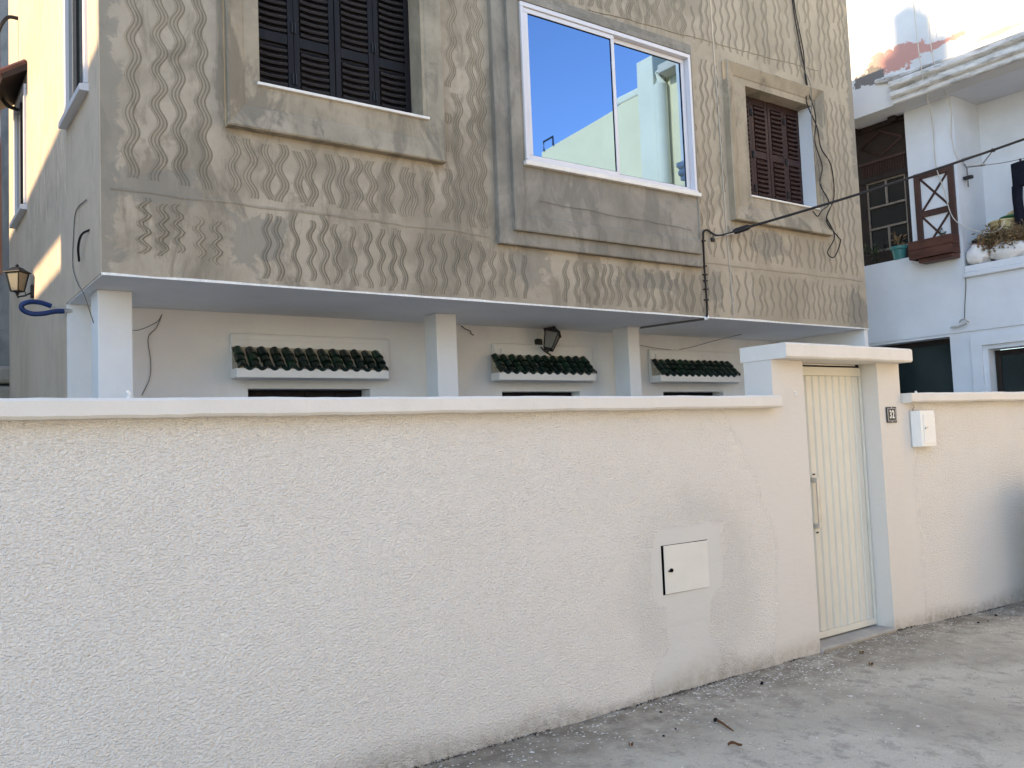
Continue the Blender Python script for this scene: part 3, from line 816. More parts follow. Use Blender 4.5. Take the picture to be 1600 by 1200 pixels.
B('window_backing', M['black'], hs, a[0] + .03, a[1] - .03, Y + .02, Y + .03, a[2] + .03, a[3] - .03)

# side windows
def side_window(sw_, sill):
    y0, y1, z0, z1 = sw_
    f = MB(); x0, x1 = HX0 - .022, HX0 + .03; b = .05
    f.box(x0, x1, y0, y1, z1 - b, z1, c=.004); f.box(x0, x1, y0, y0 + b, z0, z1 - b - .0005, c=.004); f.box(x0, x1, y1 - b, y1, z0, z1 - b - .0005, c=.004)
    f = f.build('window', M['alu'], hs)
    MB().prism([(HX0 - .055, y0 - .02, z0 - .06), (HX0 - .055, y0 - .02, z0 - .02), (HX0 + .1, y0 - .02, z0 + .012), (HX0 + .1, y0 - .02, z0 - .06)], (0, y1 - y0 + .04, 0)).build('sill', M['alu'], f)
    B('pane', M['glass'], f, HX0 + .004, HX0 + .012, y0 + b - .01, y1 - b + .01, z0, z1 - b)
    B('mullion', M['iron'], f, HX0 - .006, HX0 + .003, (y0 + y1) / 2 - .02, (y0 + y1) / 2 + .02, z0 + .01, z1 - b - .001)
side_window(SW1, 1); side_window(SW2, 1)
MB().prism([(HX0 - .20, 8.72, 4.93), (HX0 - .20, 8.72, 4.98), (HX0 + .002, 8.72, 5.12), (HX0 + .002, 8.72, 5.06)], (0, .95, 0)).build('sunshade', M['darkbrown'], hs)
for k in range(6):
    MB().tube([(HX0 - .22, 8.76 + k * .16, 4.99), (HX0 - .002, 8.76 + k * .16, 5.135)], .035, 7).build('roof_tile', M['planter'], hs)

# combed wavy strokes: raised strips with grooves, laid on the render in two bands
EXC = [(1.79, 3.48, 3.64, 6.6), (3.90, 6.265, 3.075, 5.265), (6.69, 8.30, 3.585, 5.225)]
def blocked(x, z): return any(a - .02 < x < b + .02 and c - .02 < z < d + .02 for a, b, c, d in EXC)
rnd = random.Random(11)
def stroke(mb, x, z0, z1, width, nl, amp, wavel, ph, relief):
    st = .022; n = int((z1 - z0) / st)
    runs = []; cur = []
    lean = rnd.uniform(-.04, .04)
    w_seed = rnd.uniform(0, 50)
    for i in range(n + 1):
        z = z0 + i * st
        a_ = amp * (1 + .45 * nz(z * 1.7, w_seed, 1))
        xx = x + a_ * math.sin(2 * math.pi * z / wavel + ph + 1.0 * nz(z * .8, w_seed, 5)) + lean * (z - z0) + .03 * nz(z * .8, w_seed, 3)
        if blocked(xx, z) or not (HX0 + .06 < xx < HX1 - .08) or z > HZ1 - .03:
            if len(cur) > 3: runs.append(cur)
            cur = []
        else: cur.append((xx, z))
    if len(cur) > 3: runs.append(cur)
    prof = []
    for k in range(nl):
        b = k / nl
        prof += [(b + .02 / nl, 1, 0), (b + .48 / nl, 1, 1), (b + .58 / nl, .1, 2), (b + .94 / nl, .1, 1)]
    prof = [(0, -.4, 1)] + prof + [(.99, 1, 0), (1, -.4, 0)]
    m_ = len(prof)
    for run in runs:
        P = []; F = []; MI = []
        L = len(run)
        for i, (xx, z) in enumerate(run):
            e = min(1, (i + .3) / 3, (L - .7 - i) / 3) * (.80 + .35 * nz(z * 2.3, w_seed, 7))
            w_ = width * (1 + .2 * nz(z * 3, w_seed, 9))
            for u, hh, _ in prof:
                P.append((xx + (u - .5) * w_, HY - .0006 - relief * hh * e - (.0004 if hh > 0 else 0), z))
        for i in range(L - 1):
            for k in range(m_ - 1):
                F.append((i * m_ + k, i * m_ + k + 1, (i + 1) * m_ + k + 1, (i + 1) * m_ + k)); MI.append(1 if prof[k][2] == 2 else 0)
        mb.add(P, F, True); mb.mi.extend(MI)
cmb = MB(); cmb.mi = []
# lower band
x = 1.30; ph = 0
while x < 8.86:
    ph += rnd.uniform(-.45, .5)
    if x < 1.75:
        stroke(cmb, x, 2.78 + rnd.uniform(-.05, .05), 3.10 + rnd.uniform(-.05, .05), .045, 2, .022, .10, ph, .004); x += rnd.uniform(.09, .13)
    elif x < 2.0 or 4.28 < x < 4.55: x += .1
    elif x > 6.2:
        stroke(cmb, x, 2.68 + rnd.uniform(0, .03), 3.13 + rnd.uniform(-.03, .02), .022, 1, .015, .20 + rnd.uniform(-.03, .03), ph, .004); x += rnd.uniform(.085, .12)
    else:
        stroke(cmb, x, 2.67 + rnd.uniform(0, .03), 3.14 + rnd.uniform(-.03, .03), .040, 2, .018, .185 + rnd.uniform(-.02, .03), ph, .0042); x += rnd.uniform(.085, .12)
# upper bands
for zb, zt in ((3.21, 5.20), (5.30, 6.47)):
    x = 1.22; ph = 1.0
    while x < 8.86:
        ph += rnd.uniform(-.6, .65)
        cuts = [zb, zt] if rnd.random() < .75 else [zb, rnd.uniform(zb + .3, zt - .3), zt]
        for a_, b_ in zip(cuts, cuts[1:]):
            xx = x + rnd.uniform(-.02, .02)
            if x > 6.25:
                stroke(cmb, xx, a_ + rnd.uniform(0, .04), b_ - rnd.uniform(.0, .05), .026, 1, .015, .20 + rnd.uniform(-.03, .03), ph, .0036)
            else:
                stroke(cmb, xx, a_ + rnd.uniform(0, .05), b_ - rnd.uniform(.0, .06), .064, 3, .022, .23 + rnd.uniform(-.025, .025), ph, .0026)
        x += rnd.uniform(.085, .125) if x > 6.25 else (rnd.uniform(.13, .18) if x < 1.9 else rnd.uniform(.098, .132))
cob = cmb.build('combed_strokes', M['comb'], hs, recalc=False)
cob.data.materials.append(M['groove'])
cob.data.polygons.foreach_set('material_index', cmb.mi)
cob['kind'] = 'stuff'
smb = MB(); smi = []
y = 5.66
while y < 8.78:
    if 5.90 < y < 6.76: y = 6.80
    z0 = 3.42 + rnd.uniform(-.15, .2) + (.5 if y < 5.95 else 0); z1 = 6.45; n = int((z1 - z0) / .035); sd_ = rnd.uniform(0, 40); P = []; F = []
    for i in range(n + 1):
        z = z0 + i * .035; yy = y + .012 * math.sin(2 * math.pi * z / .21 + sd_) + .02 * nz(z * .8, sd_)
        e = min(1, i / 4, (n - i) / 4) * (.6 + .8 * (nz(z * 1.5, sd_, 4)))
        for u, h_ in ((-.014, -.3), (-.008, 1), (-.001, .15), (.005, .15), (.012, -.3)): P.append((HX0 - .0008 - .0035 * max(h_ * e, -.5), yy + u, z))
    for i in range(n):
        for k in range(4): F.append((i * 5 + k, (i + 1) * 5 + k, (i + 1) * 5 + k + 1, i * 5 + k + 1)); smi.append(1 if k == 2 else 0)
    smb.add(P, F, True); y += rnd.uniform(.055, .10)
sdo = smb.build('side_strokes', M['sidewall'], hs, recalc=False)
sdo.data.materials.append(M['sidegroove']); sdo.data.polygons.foreach_set('material_index', smi); sdo['kind'] = 'stuff'
# day joints between the bands, hairline cracks
def hairline(pts, w_=.006, name='joint', mat='comb', y=HY - .002):
    mb = MB()
    P = []; prev = None
    q = []
    for (x0, z0), (x1, z1) in zip(pts, pts[1:]):
        n = max(2, int(abs(x1 - x0) / .04))
        for i in range(n):
            t = i / n; q.append((x0 + (x1 - x0) * t, z0 + (z1 - z0) * t))
    q.append(pts[-1])
    for x, z in q:
        z += .014 * nz(x * 3, 8.8) + .006 * nz(x * 12, 2.2); ww = w_ * (1 + .6 * nz(x * 7, 1.1))
        P += [(x, y, z - ww), (x, y - .003, z), (x, y, z + ww)]
    F = []
    for i in range(len(q) - 1):
        for k in range(2): F.append((i * 3 + k, i * 3 + k + 1, i * 3 + k + 4, i * 3 + k + 3))
    return mb.add(P, F).build(name, M[mat], hs, recalc=False)
hairline([(1.12, 3.17), (3.86, 3.165)], .010); hairline([(6.30, 3.165), (8.85, 3.18)], .010)
hairline([(3.5, 5.24), (3.9, 5.25)], .008); hairline([(5.0, 5.285), (8.3, 5.45)], .003, 'crack', 'groove')
hairline([(4.3, 3.47), (6.05, 3.43)], .002, 'crack', 'groove', HY - .0935)

# ------------------------------------------------------------------ lanterns
def lantern(name, label, wallp, out, centre, hgt, wid, tilt, glass, group):
    """wallp: foot on the wall; out: direction away from the wall; centre: middle of the glass body"""
    o = empty(name, wallp, label, 'lantern', group)
    wp = Vector(wallp); c = Vector(centre); out = Vector(out)
    side = out.cross(Vector((0, 0, 1)))
    mb = MB()
    bp = [wp + side * a * .5 * wid * .45 + Vector((0, 0, b)) * .5 * hgt * .42 for a, b in ((-1, -.8), (-.6, -1), (.6, -1), (1, -.8), (1, .8), (.6, 1), (-.6, 1), (-1, .8))]
    mb.prism(bp, out * .018).build('wall_plate', M['iron'], o)
    b0 = c + Vector((0, 0, -hgt * .5))
    mid = (wp + b0) / 2 + Vector((0, 0, -hgt * .04))
    pts = [wp + out * .015 + Vector((0, 0, -hgt * .05)), wp + out * .05 + Vector((0, 0, -hgt * .12)), mid, b0 + (wp - b0) * .15, b0]
    arm = MB().tube(pts, hgt * .028, 7)
    arm.tube([mid, mid + Vector((0, 0, hgt * .12)), mid + out * hgt * .08 + Vector((0, 0, hgt * .16)), mid + out * hgt * .12 + Vector((0, 0, hgt * .1))], hgt * .015, 6)
    arm.build('arm', M['iron'], o)
    rot = Matrix.Rotation(tilt, 4, out) @ Matrix.Rotation(R(45), 4, 'Z')
    T = lambda x, y, z: c + (rot @ Vector((x, y, z)))
    wt, wb, h2 = wid * .36, wid * .21, hgt * .30
    fr = MB()
    cs = ((1, 1), (-1, 1), (-1, -1), (1, -1))
    for sx_, sy_ in cs: fr.tube([T(sx_ * wb, sy_ * wb, -h2), T(sx_ * wt, sy_ * wt, h2)], wid * .035, 5)
    for k in range(4):
        (a, b), (c2, d2) = cs[k], cs[(k + 1) % 4]
        fr.tube([T(a * wb, b * wb, -h2), T(c2 * wb, d2 * wb, -h2)], wid * .03, 5); fr.tube([T(a * wt, b * wt, h2), T(c2 * wt, d2 * wt, h2)], wid * .04, 5)
    fr.add([T(sx_ * wb, sy_ * wb, -h2) for sx_, sy_ in cs], [(0, 1, 2, 3)])
    for i, (r_, z) in enumerate(((.05, -h2 - hgt * .17), (.07, -h2 - hgt * .08), (.13, -h2 - hgt * .05))): pass
    fr.tube([T(0, 0, -h2), T(0, 0, -h2 - hgt * .06), T(0, 0, -h2 - hgt * .17)], [wid * .13, wid * .09, wid * .03], 8)
    fr.build('lamp_frame', M['iron'], o)
    rf = MB(); P = []
    for r_, z in ((.44, h2 + .0), (.44, h2 + hgt * .025), (.30, h2 + hgt * .09), (.17, h2 + hgt * .17), (.10, h2 + hgt * .19)):
        for sx_, sy_ in cs: P.append(T(sx_ * wid * r_, sy_ * wid * r_, z))
    F = [(i * 4 + k, i * 4 + (k + 1) % 4, (i + 1) * 4 + (k + 1) % 4, (i + 1) * 4 + k) for i in range(4) for k in range(4)] + [(0, 3, 2, 1), (16, 17, 18, 19)]
    rf.add(P, F)
    rf.tube([T(0, 0, h2 + hgt * .19), T(0, 0, h2 + hgt * .23), T(0, 0, h2 + hgt * .26), T(0, 0, h2 + hgt * .30)], [wid * .05, wid * .09, wid * .06, wid * .01], 8)
    rf.build('lamp_roof', M['iron'], o)
    for k in range(4):
        (a, b), (c2, d2) = cs[k], cs[(k + 1) % 4]; e = .93
        MB().quad(T(a * wb * e, b * wb * e, -h2), T(c2 * wb * e, d2 * wb * e, -h2), T(c2 * wt * e, d2 * wt * e, h2), T(a * wt * e, b * wt * e, h2)).build('pane', glass, o)
    return o
lantern('wall_lantern', 'black wall lantern with cream panes on the tan side wall of the house', (HX0, 8.42, 3.0), (-1, 0, 0), (.945, 8.42, 3.072), .262, .172, 0, M['frost'], None)
lantern('wall_lantern', 'tilted black wall lantern on the porch wall above a green tile canopy', (5.20, PYW, 2.485), (0, -1, 0), (5.215, 6.60, 2.50), .275, .185, R(-21), M['darkfrost'], None)

# blue rubber covered loop sticking out of the side wall's edge
bl = empty('blue_loop', (HX0, 6.76, 2.60), 'loop of thick blue rubber tubing sticking out of the house wall', 'tube')
yb = 6.76
def arc(pts, n=6):
    """Catmull-Rom through the points"""
    P = [Vector(p) for p in pts]; P = [P[0] * 2 - P[1]] + P + [P[-1] * 2 - P[-2]]; out_ = []
    for i in range(1, len(P) - 2):
        for k in range(n):
            t = k / n; a, b, c, d = P[i - 1:i + 3]
            out_.append(.5 * ((2 * b) + (c - a) * t + (2 * a - 5 * b + 4 * c - d) * t * t + (3 * b - a - 3 * c + d) * t ** 3))
    out_.append(P[-2]); return out_
MB().tube(arc([(.965, yb, 2.618), (.90, yb, 2.640), (.83, yb, 2.640), (.785, yb, 2.615), (.795, yb, 2.58), (.85, yb, 2.560), (.92, yb, 2.566), (.985, yb, 2.583), (1.045, yb, 2.588)]), .0175, 9).build('tube', M['bluepipe'], bl)
MB().tube([(.96, yb, 2.618), (1.05, yb + .01, 2.606), (1.10, yb + .02, 2.602)], .007, 6).tube([(1.04, yb, 2.588), (1.10, yb + .02, 2.588)], .007, 6).build('rod', M['greymetal'], bl)

# ------------------------------------------------------------------ cables on and around the house
def cable(name, label, pts, r, mat, n=6, smooth=True, cat='cable', group=None):
    o = MB().tube(arc(pts, 5) if smooth else pts, r, n).build(name, M[mat])
    return tag(o, label, cat, group)
fy = HY - .02
sc_ = empty('supply_cable', (6.4, HY, 3.45), 'thick black supply cable stretched from the facade up to the right', 'cable')
MB().tube(arc([(6.285, fy, 2.63), (6.29, fy, 2.80), (6.285, fy, 3.10), (6.292, fy, 3.38), (6.305, fy, 3.455), (6.36, fy, 3.475), (6.43, fy - .01, 3.44), (6.50, fy - .015, 3.435), (6.62, fy - .03, 3.465), (6.70, 5.53, 3.49)], 5), .0095, 7).build('drop_cable', M['cable'], sc_)
MB().tube([(6.68, 5.545, 3.482), (6.70, 5.53, 3.49), (6.80, 5.47, 3.525), (6.83, 5.455, 3.535)], [.018, .030, .030, .014], 8).build('joint_sleeve', M['cable'], sc_)
A_, E_ = Vector((6.80, 5.47, 3.525)), Vector((10.398, 3.152, 4.81))
MB().tube([A_.lerp(E_, t / 20) + Vector((0, 0, -.05 * 4 * (t / 20) * (1 - t / 20))) for t in range(21)], .0125, 7).build('span_cable', M['cable'], sc_)
MB().tube([(6.43, HY + .01, 3.40), (6.44, fy - .01, 3.41), (6.55, 5.56, 3.44), (6.70, 5.53, 3.475)], .004, 5).build('tie_wire', M['greymetal'], sc_)
for z in (2.80, 2.90, 2.98, 3.04, 3.12, 3.36):
    B('cable_clip', M['iron'], sc_, 6.270, 6.312, HY - .034, HY - .001, z, z + .012, c=.002)
B('wall_hook', M['iron'], sc_, 10.375, 10.405, 3.12, 3.18, 4.785, 4.835, c=.004)
B('anchor', M['iron'], sc_, 6.415, 6.455, HY - .02, HY + .005, 3.375, 3.415, c=.004)
cable('hanging_wire', 'thin black twisted wire hanging beside the right shutter and curling at its end',
      [(7.86, fy, 6.49), (7.894, fy, 6.13), (7.948, fy, 5.79), (8.06, fy, 5.25), (8.0, fy - .02, 5.03), (8.11, fy - .05, 4.77), (8.16, fy - .05, 4.55), (8.32, fy - .05, 4.38), (8.335, fy - .05, 4.04), (8.17, fy - .05, 3.77), (8.36, fy - .05, 3.61), (8.40, fy - .05, 3.56), (8.27, fy - .05, 3.38), (8.17, fy - .04, 3.425), (8.30, fy - .05, 3.61), (8.17, fy - .05, 3.80)], .0065, 'cable')
cable('hanging_wire', 'black wire running down beside the right shutter to its marble sill',
      [(7.90, fy, 6.49), (7.93, fy, 6.05), (8.03, fy, 5.60), (8.04, fy, 5.25), (8.10, fy - .05, 4.90), (8.06, fy - .05, 4.60), (8.16, fy - .05, 4.35), (8.10, fy - .05, 4.15), (8.24, fy - .05, 3.97), (8.10, fy - .05, 3.86), (8.05, fy - .03, 3.80), (8.02, fy, 3.86)], .006, 'cable')
cable('hanging_wire', 'fine grey wire hanging loosely in front of the right window reveal',
      [(7.97, fy, 5.9), (7.96, fy, 5.5), (8.05, fy - .05, 5.2), (8.02, fy - .05, 4.8), (8.06, fy - .05, 4.5), (8.12, fy - .05, 4.2), (8.16, fy - .05, 3.9)], .0035, 'greycable')
cable('facade_wire', 'thin pale wire running straight down the render between the two right windows',
      [(6.60, fy + .012, 6.49), (6.605, fy + .012, 5.4), (6.625, fy + .012, 4.6), (6.64, fy + .012, 3.6), (6.68, fy + .012, 2.66)], .0045, 'palewire')
cd = empty('conduit', (6.1, 6.0, 2.63), 'grey conduit under the porch ceiling from the cable to the third pillar', 'conduit')
MB().tube([(6.29, 5.60, 2.66), (6.285, 5.585, 2.628), (6.28, 5.63, 2.628), (6.20, 5.95, 2.628), (6.12, 6.30, 2.628)], .010, 7).build('pipe', M['greycable'], cd)
MB().tube([(6.30, 5.588, 2.655), (6.29, 5.575, 2.632), (6.27, 5.60, 2.627)], .016, 7).build('elbow', M['white'], cd)
py = PYW - .008
cable('porch_wire', 'thin dark wire sagging on the porch wall beside the first pillar', [(1.34, 6.33, 2.44), (1.50, py - .1, 2.46), (1.66, py, 2.54), (1.70, py, 2.60)], .003, 'greycable')
cable('porch_wire', 'thin grey wire hanging down the porch wall left of the first canopy', [(1.70, py, 2.60), (1.66, py, 2.50), (1.60, py, 2.42), (1.615, py, 2.25), (1.605, py, 2.12), (1.55, py, 2.0)], .003, 'greycable')
cable('porch_wire', 'fine wire drooping across the porch wall right of the third pillar', [(6.55, py, 2.52), (6.9, py, 2.49), (7.2, py, 2.50), (7.6, py - .2, 2.60), (7.75, 6.4, 2.638)], .003, 'greycable')
cable('porch_wire', 'short curled wire end on the porch wall just right of the middle pillar', [(4.32, py, 2.63), (4.35, py - .02, 2.60), (4.40, py - .02, 2.585), (4.42, py - .01, 2.56), (4.45, py, 2.55)], .005, 'greycable')
cable('side_wire', 'thin grey wire curving down the tan side wall to the porch corner', [(HX0 - .008, 6.0, 3.19), (HX0 - .008, 6.35, 3.20), (HX0 - .008, 6.45, 3.05), (HX0 - .008, 6.48, 2.85), (HX0 - .008, 6.30, 2.70), (HX0 + .01, 6.2, 2.62), (1.14, 6.25, 2.44)], .0035, 'greycable')
cable('side_wire', 'short thick black cable end poking out of the tan side wall', [(HX0 + .01, 5.92, 2.985), (HX0 - .03, 6.02, 2.97), (HX0 - .035, 6.12, 2.91), (HX0 - .02, 6.185, 2.83)], .0075, 'cable')
ys = 9.35
cable('hose_loop', 'thick black cable loop at the back corner of the side wall', [(HX0 + .01, ys, 5.80), (.97, ys, 5.78), (.90, ys, 5.62), (.87, ys, 5.42), (.865, ys, 5.22), (.90, ys, 5.05), (.97, ys, 4.93), (HX0, ys, 4.90)], .018, 'cable', cat='cable')
cable('drain_pipe', 'rusty red drain pipe at the top left edge behind the house', [(.98, 10.4, 7.0), (.99, 10.4, 5.0), (1.0, 10.4, 3.5)], .035, 'terracotta', cat='pipe')
cable('drain_pipe', 'pale grey drain pipe bending behind the house corner at the left edge', [(.90, 10.3, 5.6), (.95, 10.3, 5.3), (.96, 10.3, 5.0), (.94, 10.3, 4.6), (.93, 10.3, 3.6)], .05, 'greymetal', cat='pipe')

# building and rubble behind the left corner
bb = empty('back_building', (-1.5, 12.5, 0), 'dark grey block building in shade behind the left corner of the house', 'building')
B('wall', M['concrete'], bb, -6, 1.9, 12, 14, 0, 9)
for k in range(3): B('door', M['darkbrown'], bb, -4 + k * 1.6, -3.1 + k * 1.6, 11.95, 11.999, 3.0, 5.0)
rb = empty('rubble_wall', (.9, 10.9, 0), 'rough stone rubble wall at the left edge behind the white coping', 'wall')
rr = random.Random(3)
for j in range(13):
    for i in range(4):
        x = -.1 + i * .36 + rr.uniform(-.05, .05); z = j * .2
        if z > 2.6 - .12 * i * 0: continue
        B('stone', M['stone'], rb, x, x + .33 + rr.uniform(-.04, .02), 10.75 + rr.uniform(-.05, .05), 11.2, z, z + .185 + rr.uniform(-.02, .005), c=.04)

# ------------------------------------------------------------------ the neighbour's house on the right (its street front is the plane x = NX)
NX, SX = 10.40, 10.06
nb = empty('neighbour_house', (12.5, 4.6, 0), 'white house on the right with brown joinery, balcony and peeling upper wall', 'house')
G1 = (5.48, 7.3, .9, 2.60); G2 = (3.5, 5.045, .9, 2.40)
MB().panel_x(1.85, 8.0, 0, 2.632, NX + .012, NX + .3, [G1, G2]).build('wall', M['nplain'], nb)
mb = MB().panel_x(1.9, 5.225, 0, 2.55, NX - .022, NX + .0115, [(3.4, 5.10, .85, 2.45)]); mb.build('window_surround', M['nplain'], nb)
B('wall_band', M['nplain'], nb, NX - .003, NX + .30, 1.86, 5.234, 2.6325, 3.26)
mb = MB(); mb.box(NX - .05, NX + .30, 1.86, 5.2335, 3.2605, 3.315, c=.012); mb.box(NX - .025, NX + .30, 1.86, 5.233, 3.3155, 3.40, c=.01)
mb.build('balcony_sill', M['nplain'], nb)
B('wall_band', M['nplain'], nb, NX, NX + .30, 5.2345, 8.0, 2.633, 3.645)
B('pillar', M['nplain'], nb, NX, NX + .36, 5.235, 5.845, 3.6455, 5.469)
B('pillar', M['nplain'], nb, NX, NX + .36, 3.10, 3.40, 3.4005, 5.469)
B('pillar', M['nplain'], nb, NX, NX + .36, 1.86, 2.2, 3.4005, 5.469)
B('balcony_wall', M['nplain'], nb, NX + .61, NX + .8, 1.86, 5.9, 2.7, 5.469)
B('balcony_wall', M['nplain'], nb, NX + .3605, NX + .6095, 5.237, 5.5, 2.7, 5.469)
B('balcony_floor', M['nplain'], nb, NX + .301, NX + .609, 1.86, 5.23, 2.64, 2.70)
B('slab', M['nplain'], nb, SX + .001, NX + .9, 1.855, 8.0, 5.4695, 5.62)
B('upper_wall', M['nwall'], nb, SX, SX + .25, 1.85, 8.0, 5.467, 9.2)
B('roof_slab', M['nplain'], nb, SX + .251, 16, 1.86, 7.99, 8.9, 9.1)
# cornice of stepped mouldings
cp_ = MB(); prof = [(SX - .001, 5.462), (SX - .03, 5.462), (SX - .045, 5.475), (SX - .045, 5.52), (SX - .075, 5.535), (SX - .09, 5.555), (SX - .09, 5.60), (SX - .06, 5.615), (SX - .06, 5.632), (SX - .105, 5.65), (SX - .12, 5.668), (SX - .12, 5.725), (SX - .07, 5.742), (SX - .001, 5.752)]
ysn = grid_lines(1.86, 5.76, .09); P = []
for y in ysn:
    e = max(0, min(1, (y - 4.2) / 1.5))
    for i, (x, z) in enumerate(prof):
        dm = max(0, nz(y * 4, i * .7, 2) + .1) * .05 * e if i > 7 else nz(y * 5, i) * .003
        P.append((min(SX - .001, x + dm), y, z + nz(y * 3, i * 2.1) * .004 - (dm * .5 if i > 9 else 0)))
n = len(prof)
F = [(i * n + k, i * n + k + 1, (i + 1) * n + k + 1, (i + 1) * n + k) for i in range(len(ysn) - 1) for k in range(n - 1)] + [tuple(range(n)), tuple((len(ysn) - 1) * n + k for k in range(n - 1, -1, -1))]
cp_.add(P, F).build('cornice', M['cornice'], nb)
mb = MB().tube([(SX - .01, 5.98, 5.83), (SX - .02, 5.80, 5.80), (SX - .02, 5.55, 5.79), (SX - .02, 5.25, 5.785), (SX - .015, 5.0, 5.775)], [.03, .045, .035, .028, .012], 7).build('broken_moulding', M['cornice'], nb)
# ground floor windows
def nwin(y0, y1, z0, z1, x, splits):
    f = MB(); b = .06
    f.box(x, x + .05, y0, y1, z1 - b, z1, c=.004); f.box(x, x + .05, y0, y1, z0, z0 + b, c=.004)
    e = [y0, *splits, y1 - b]
    for y in e: f.box(x + .001, x + .049, y, y + b, z0 + b + .001, z1 - b - .001, c=.004)
    f = f.build('window', M['darkbrown'], nb)
    for a, b2 in zip(e, e[1:]): B('pane', M['greenglass'], f, x + .02, x + .028, a + b - .005, b2 + .005, z0 + b - .005, z1 - b + .005)
nwin(5.49, 7.28, .92, 2.595, NX + .17, (6.35,))
nwin(3.52, 5.03, .92, 2.385, NX + .13, (4.3,))
# first floor window of dark brown joinery
wx = NX + .065
wf = MB()
wf.box(wx - .02, wx + .06, 5.85, 7.4, 3.64, 3.80, c=.005); wf.box(wx - .03, wx + .06, 5.85, 7.4, 4.72, 4.79, c=.005); wf.box(wx - .01, wx + .06, 5.85, 7.4, 5.40, 5.468, c=.005)
wf.box(wx - .015, wx + .05, 5.85, 5.92, 3.801, 4.719, c=.005); wf.box(wx - .015, wx + .05, 6.46, 6.62, 3.801, 4.719, c=.005); wf.box(wx - .015, wx + .05, 7.3, 7.4, 3.801, 4.719, c=.005)
wf = wf.build('window', M['darkbrown'], nb)
for y in (5.92, 7.3 - .66 + .02):
    y0, y1 = (5.922, 6.458) if y == 5.92 else (6.622, 7.298)
    B('pane', M['glass'], wf, wx + .02, wx + .026, y0, y1, 3.80, 4.72)
    ym = (y0 + y1) / 2
    for a in ((y0, y1, 4.375, 4.40), (y0, y1, 4.095, 4.12), (ym - .012, ym + .012, 4.4005, 4.715), (ym - .012, ym + .012, 3.80, 4.0945), (y0, y0 + .018, 3.80, 4.72), (y1 - .018, y1, 3.80, 4.72), (y0 + .02, y1 - .02, 3.80, 3.83), (y0 + .02, y1 - .02, 4.70, 4.719)):
        B('muntin', M['muntin'], wf, wx - .004 - (.002 if a[1] - a[0] > .3 else 0), wx + .019, a[0], a[1], a[2], a[3], c=.003)
tp = B('transom_panel', M['darkbrown'], nb, wx + .02, wx + .05, 5.85, 7.4, 4.791, 5.399)
for y0, y1 in ((5.90, 6.55), (6.62, 7.3)):
    ym = (y0 + y1) / 2; mb = MB()
    q = [(wx + .012, y0 + .03, 5.20), (wx + .012, ym, 5.36), (wx + .012, y1 - .03, 5.20), (wx + .012, ym, 5.04), (wx + .012, y0 + .03, 5.20)]
    mb.tube(q, .014, 5); mb.build('diamond', M['brown'], tp)
    B('ledge_rail', M['brown'], tp, wx - .005, wx + .019, y0, y1, 4.965, 5.0, c=.004)
    lm = MB()
    k = 0
    while y0 + .03 + k * .035 < y1 - .03:
        lm.box(wx + .008, wx + .0195, y0 + .03 + k * .035, y0 + .036 + k * .035, 4.80, 4.96); k += 1
    for k in range(5): lm.box(wx + .006, wx + .0075, y0 + .03, y1 - .03, 4.82 + k * .03, 4.826 + k * .03)
    lm.build('lattice', M['brown'], tp)
for y in (5.95, 6.5, 7.1): B('corbel', M['darkbrown'], nb, wx - .10, wx + .02, y, y + .10, 5.40, 5.466, c=.01)

# open shutter with crossed braces on the neighbour's pillar
os_ = empty('cross_braced_shutter', (NX - .02, 5.5, 3.7), 'narrow brown wooden shutter frame with two crosses on the white pillar', 'shutter')
SY0, SY1, SZ0, SZ1 = 5.27, 5.765, 3.62, 4.64
x0, x1 = NX - .038, NX - .002
B('stile', M['brown'], os_, x0, x1, SY0, SY0 + .075, SZ0, SZ1, c=.004); B('stile', M['brown'], os_, x0, x1, SY1 - .075, SY1, SZ0, SZ1, c=.004)
for z in (SZ1 - .075, 4.09): B('rail', M['brown'], os_, x0 + .001, x1, SY0 + .0755, SY1 - .0755, z, z + .072, c=.004)
for a, b in ((4.162, SZ1 - .076), (3.68, 4.089)):
    B('panel', M['nplain'], os_, x1 - .010, x1 - .004, SY0 + .07, SY1 - .07, a, b)
    for s_ in (0, 1):
        p0 = Vector((x0 + .016, SY0 + .078, a if s_ else b)); p1 = Vector((x0 + .016, SY1 - .078, b if s_ else a))
        dd = (p1 - p0).normalized(); nn = Vector((1, 0, 0)).cross(dd) * .013
        MB().prism([p0 - nn + Vector((s_ * .004, 0, 0)), p1 - nn + Vector((s_ * .004, 0, 0)), p1 + nn + Vector((s_ * .004, 0, 0)), p0 + nn + Vector((s_ * .004, 0, 0))], (.012, 0, 0)).build('brace', M['brown'], os_)
pb = empty('planter_box', (NX - .1, 5.5, 3.5), 'reddish brown wooden window planter box below the crossed shutter', 'planter')
for k, (z0, z1) in enumerate(((3.565, 3.672), (3.676, 3.785))):
    B('board', M['planter'], pb, NX - .20, NX - .18, 5.26, 5.80, z0, z1, c=.004)
    B('board', M['planter'], pb, NX - .179, NX - .012, 5.262, 5.28, z0, z1, c=.004); B('board', M['planter'], pb, NX - .179, NX - .012, 5.78, 5.798, z0, z1, c=.004)
B('bracket', M['planter'], pb, NX - .17, NX - .006, 5.27, 5.70, 3.51, 3.5645, c=.01)
B('soil', M['soil'], pb, NX - .178, NX - .014, 5.282, 5.778, 3.58, 3.755)

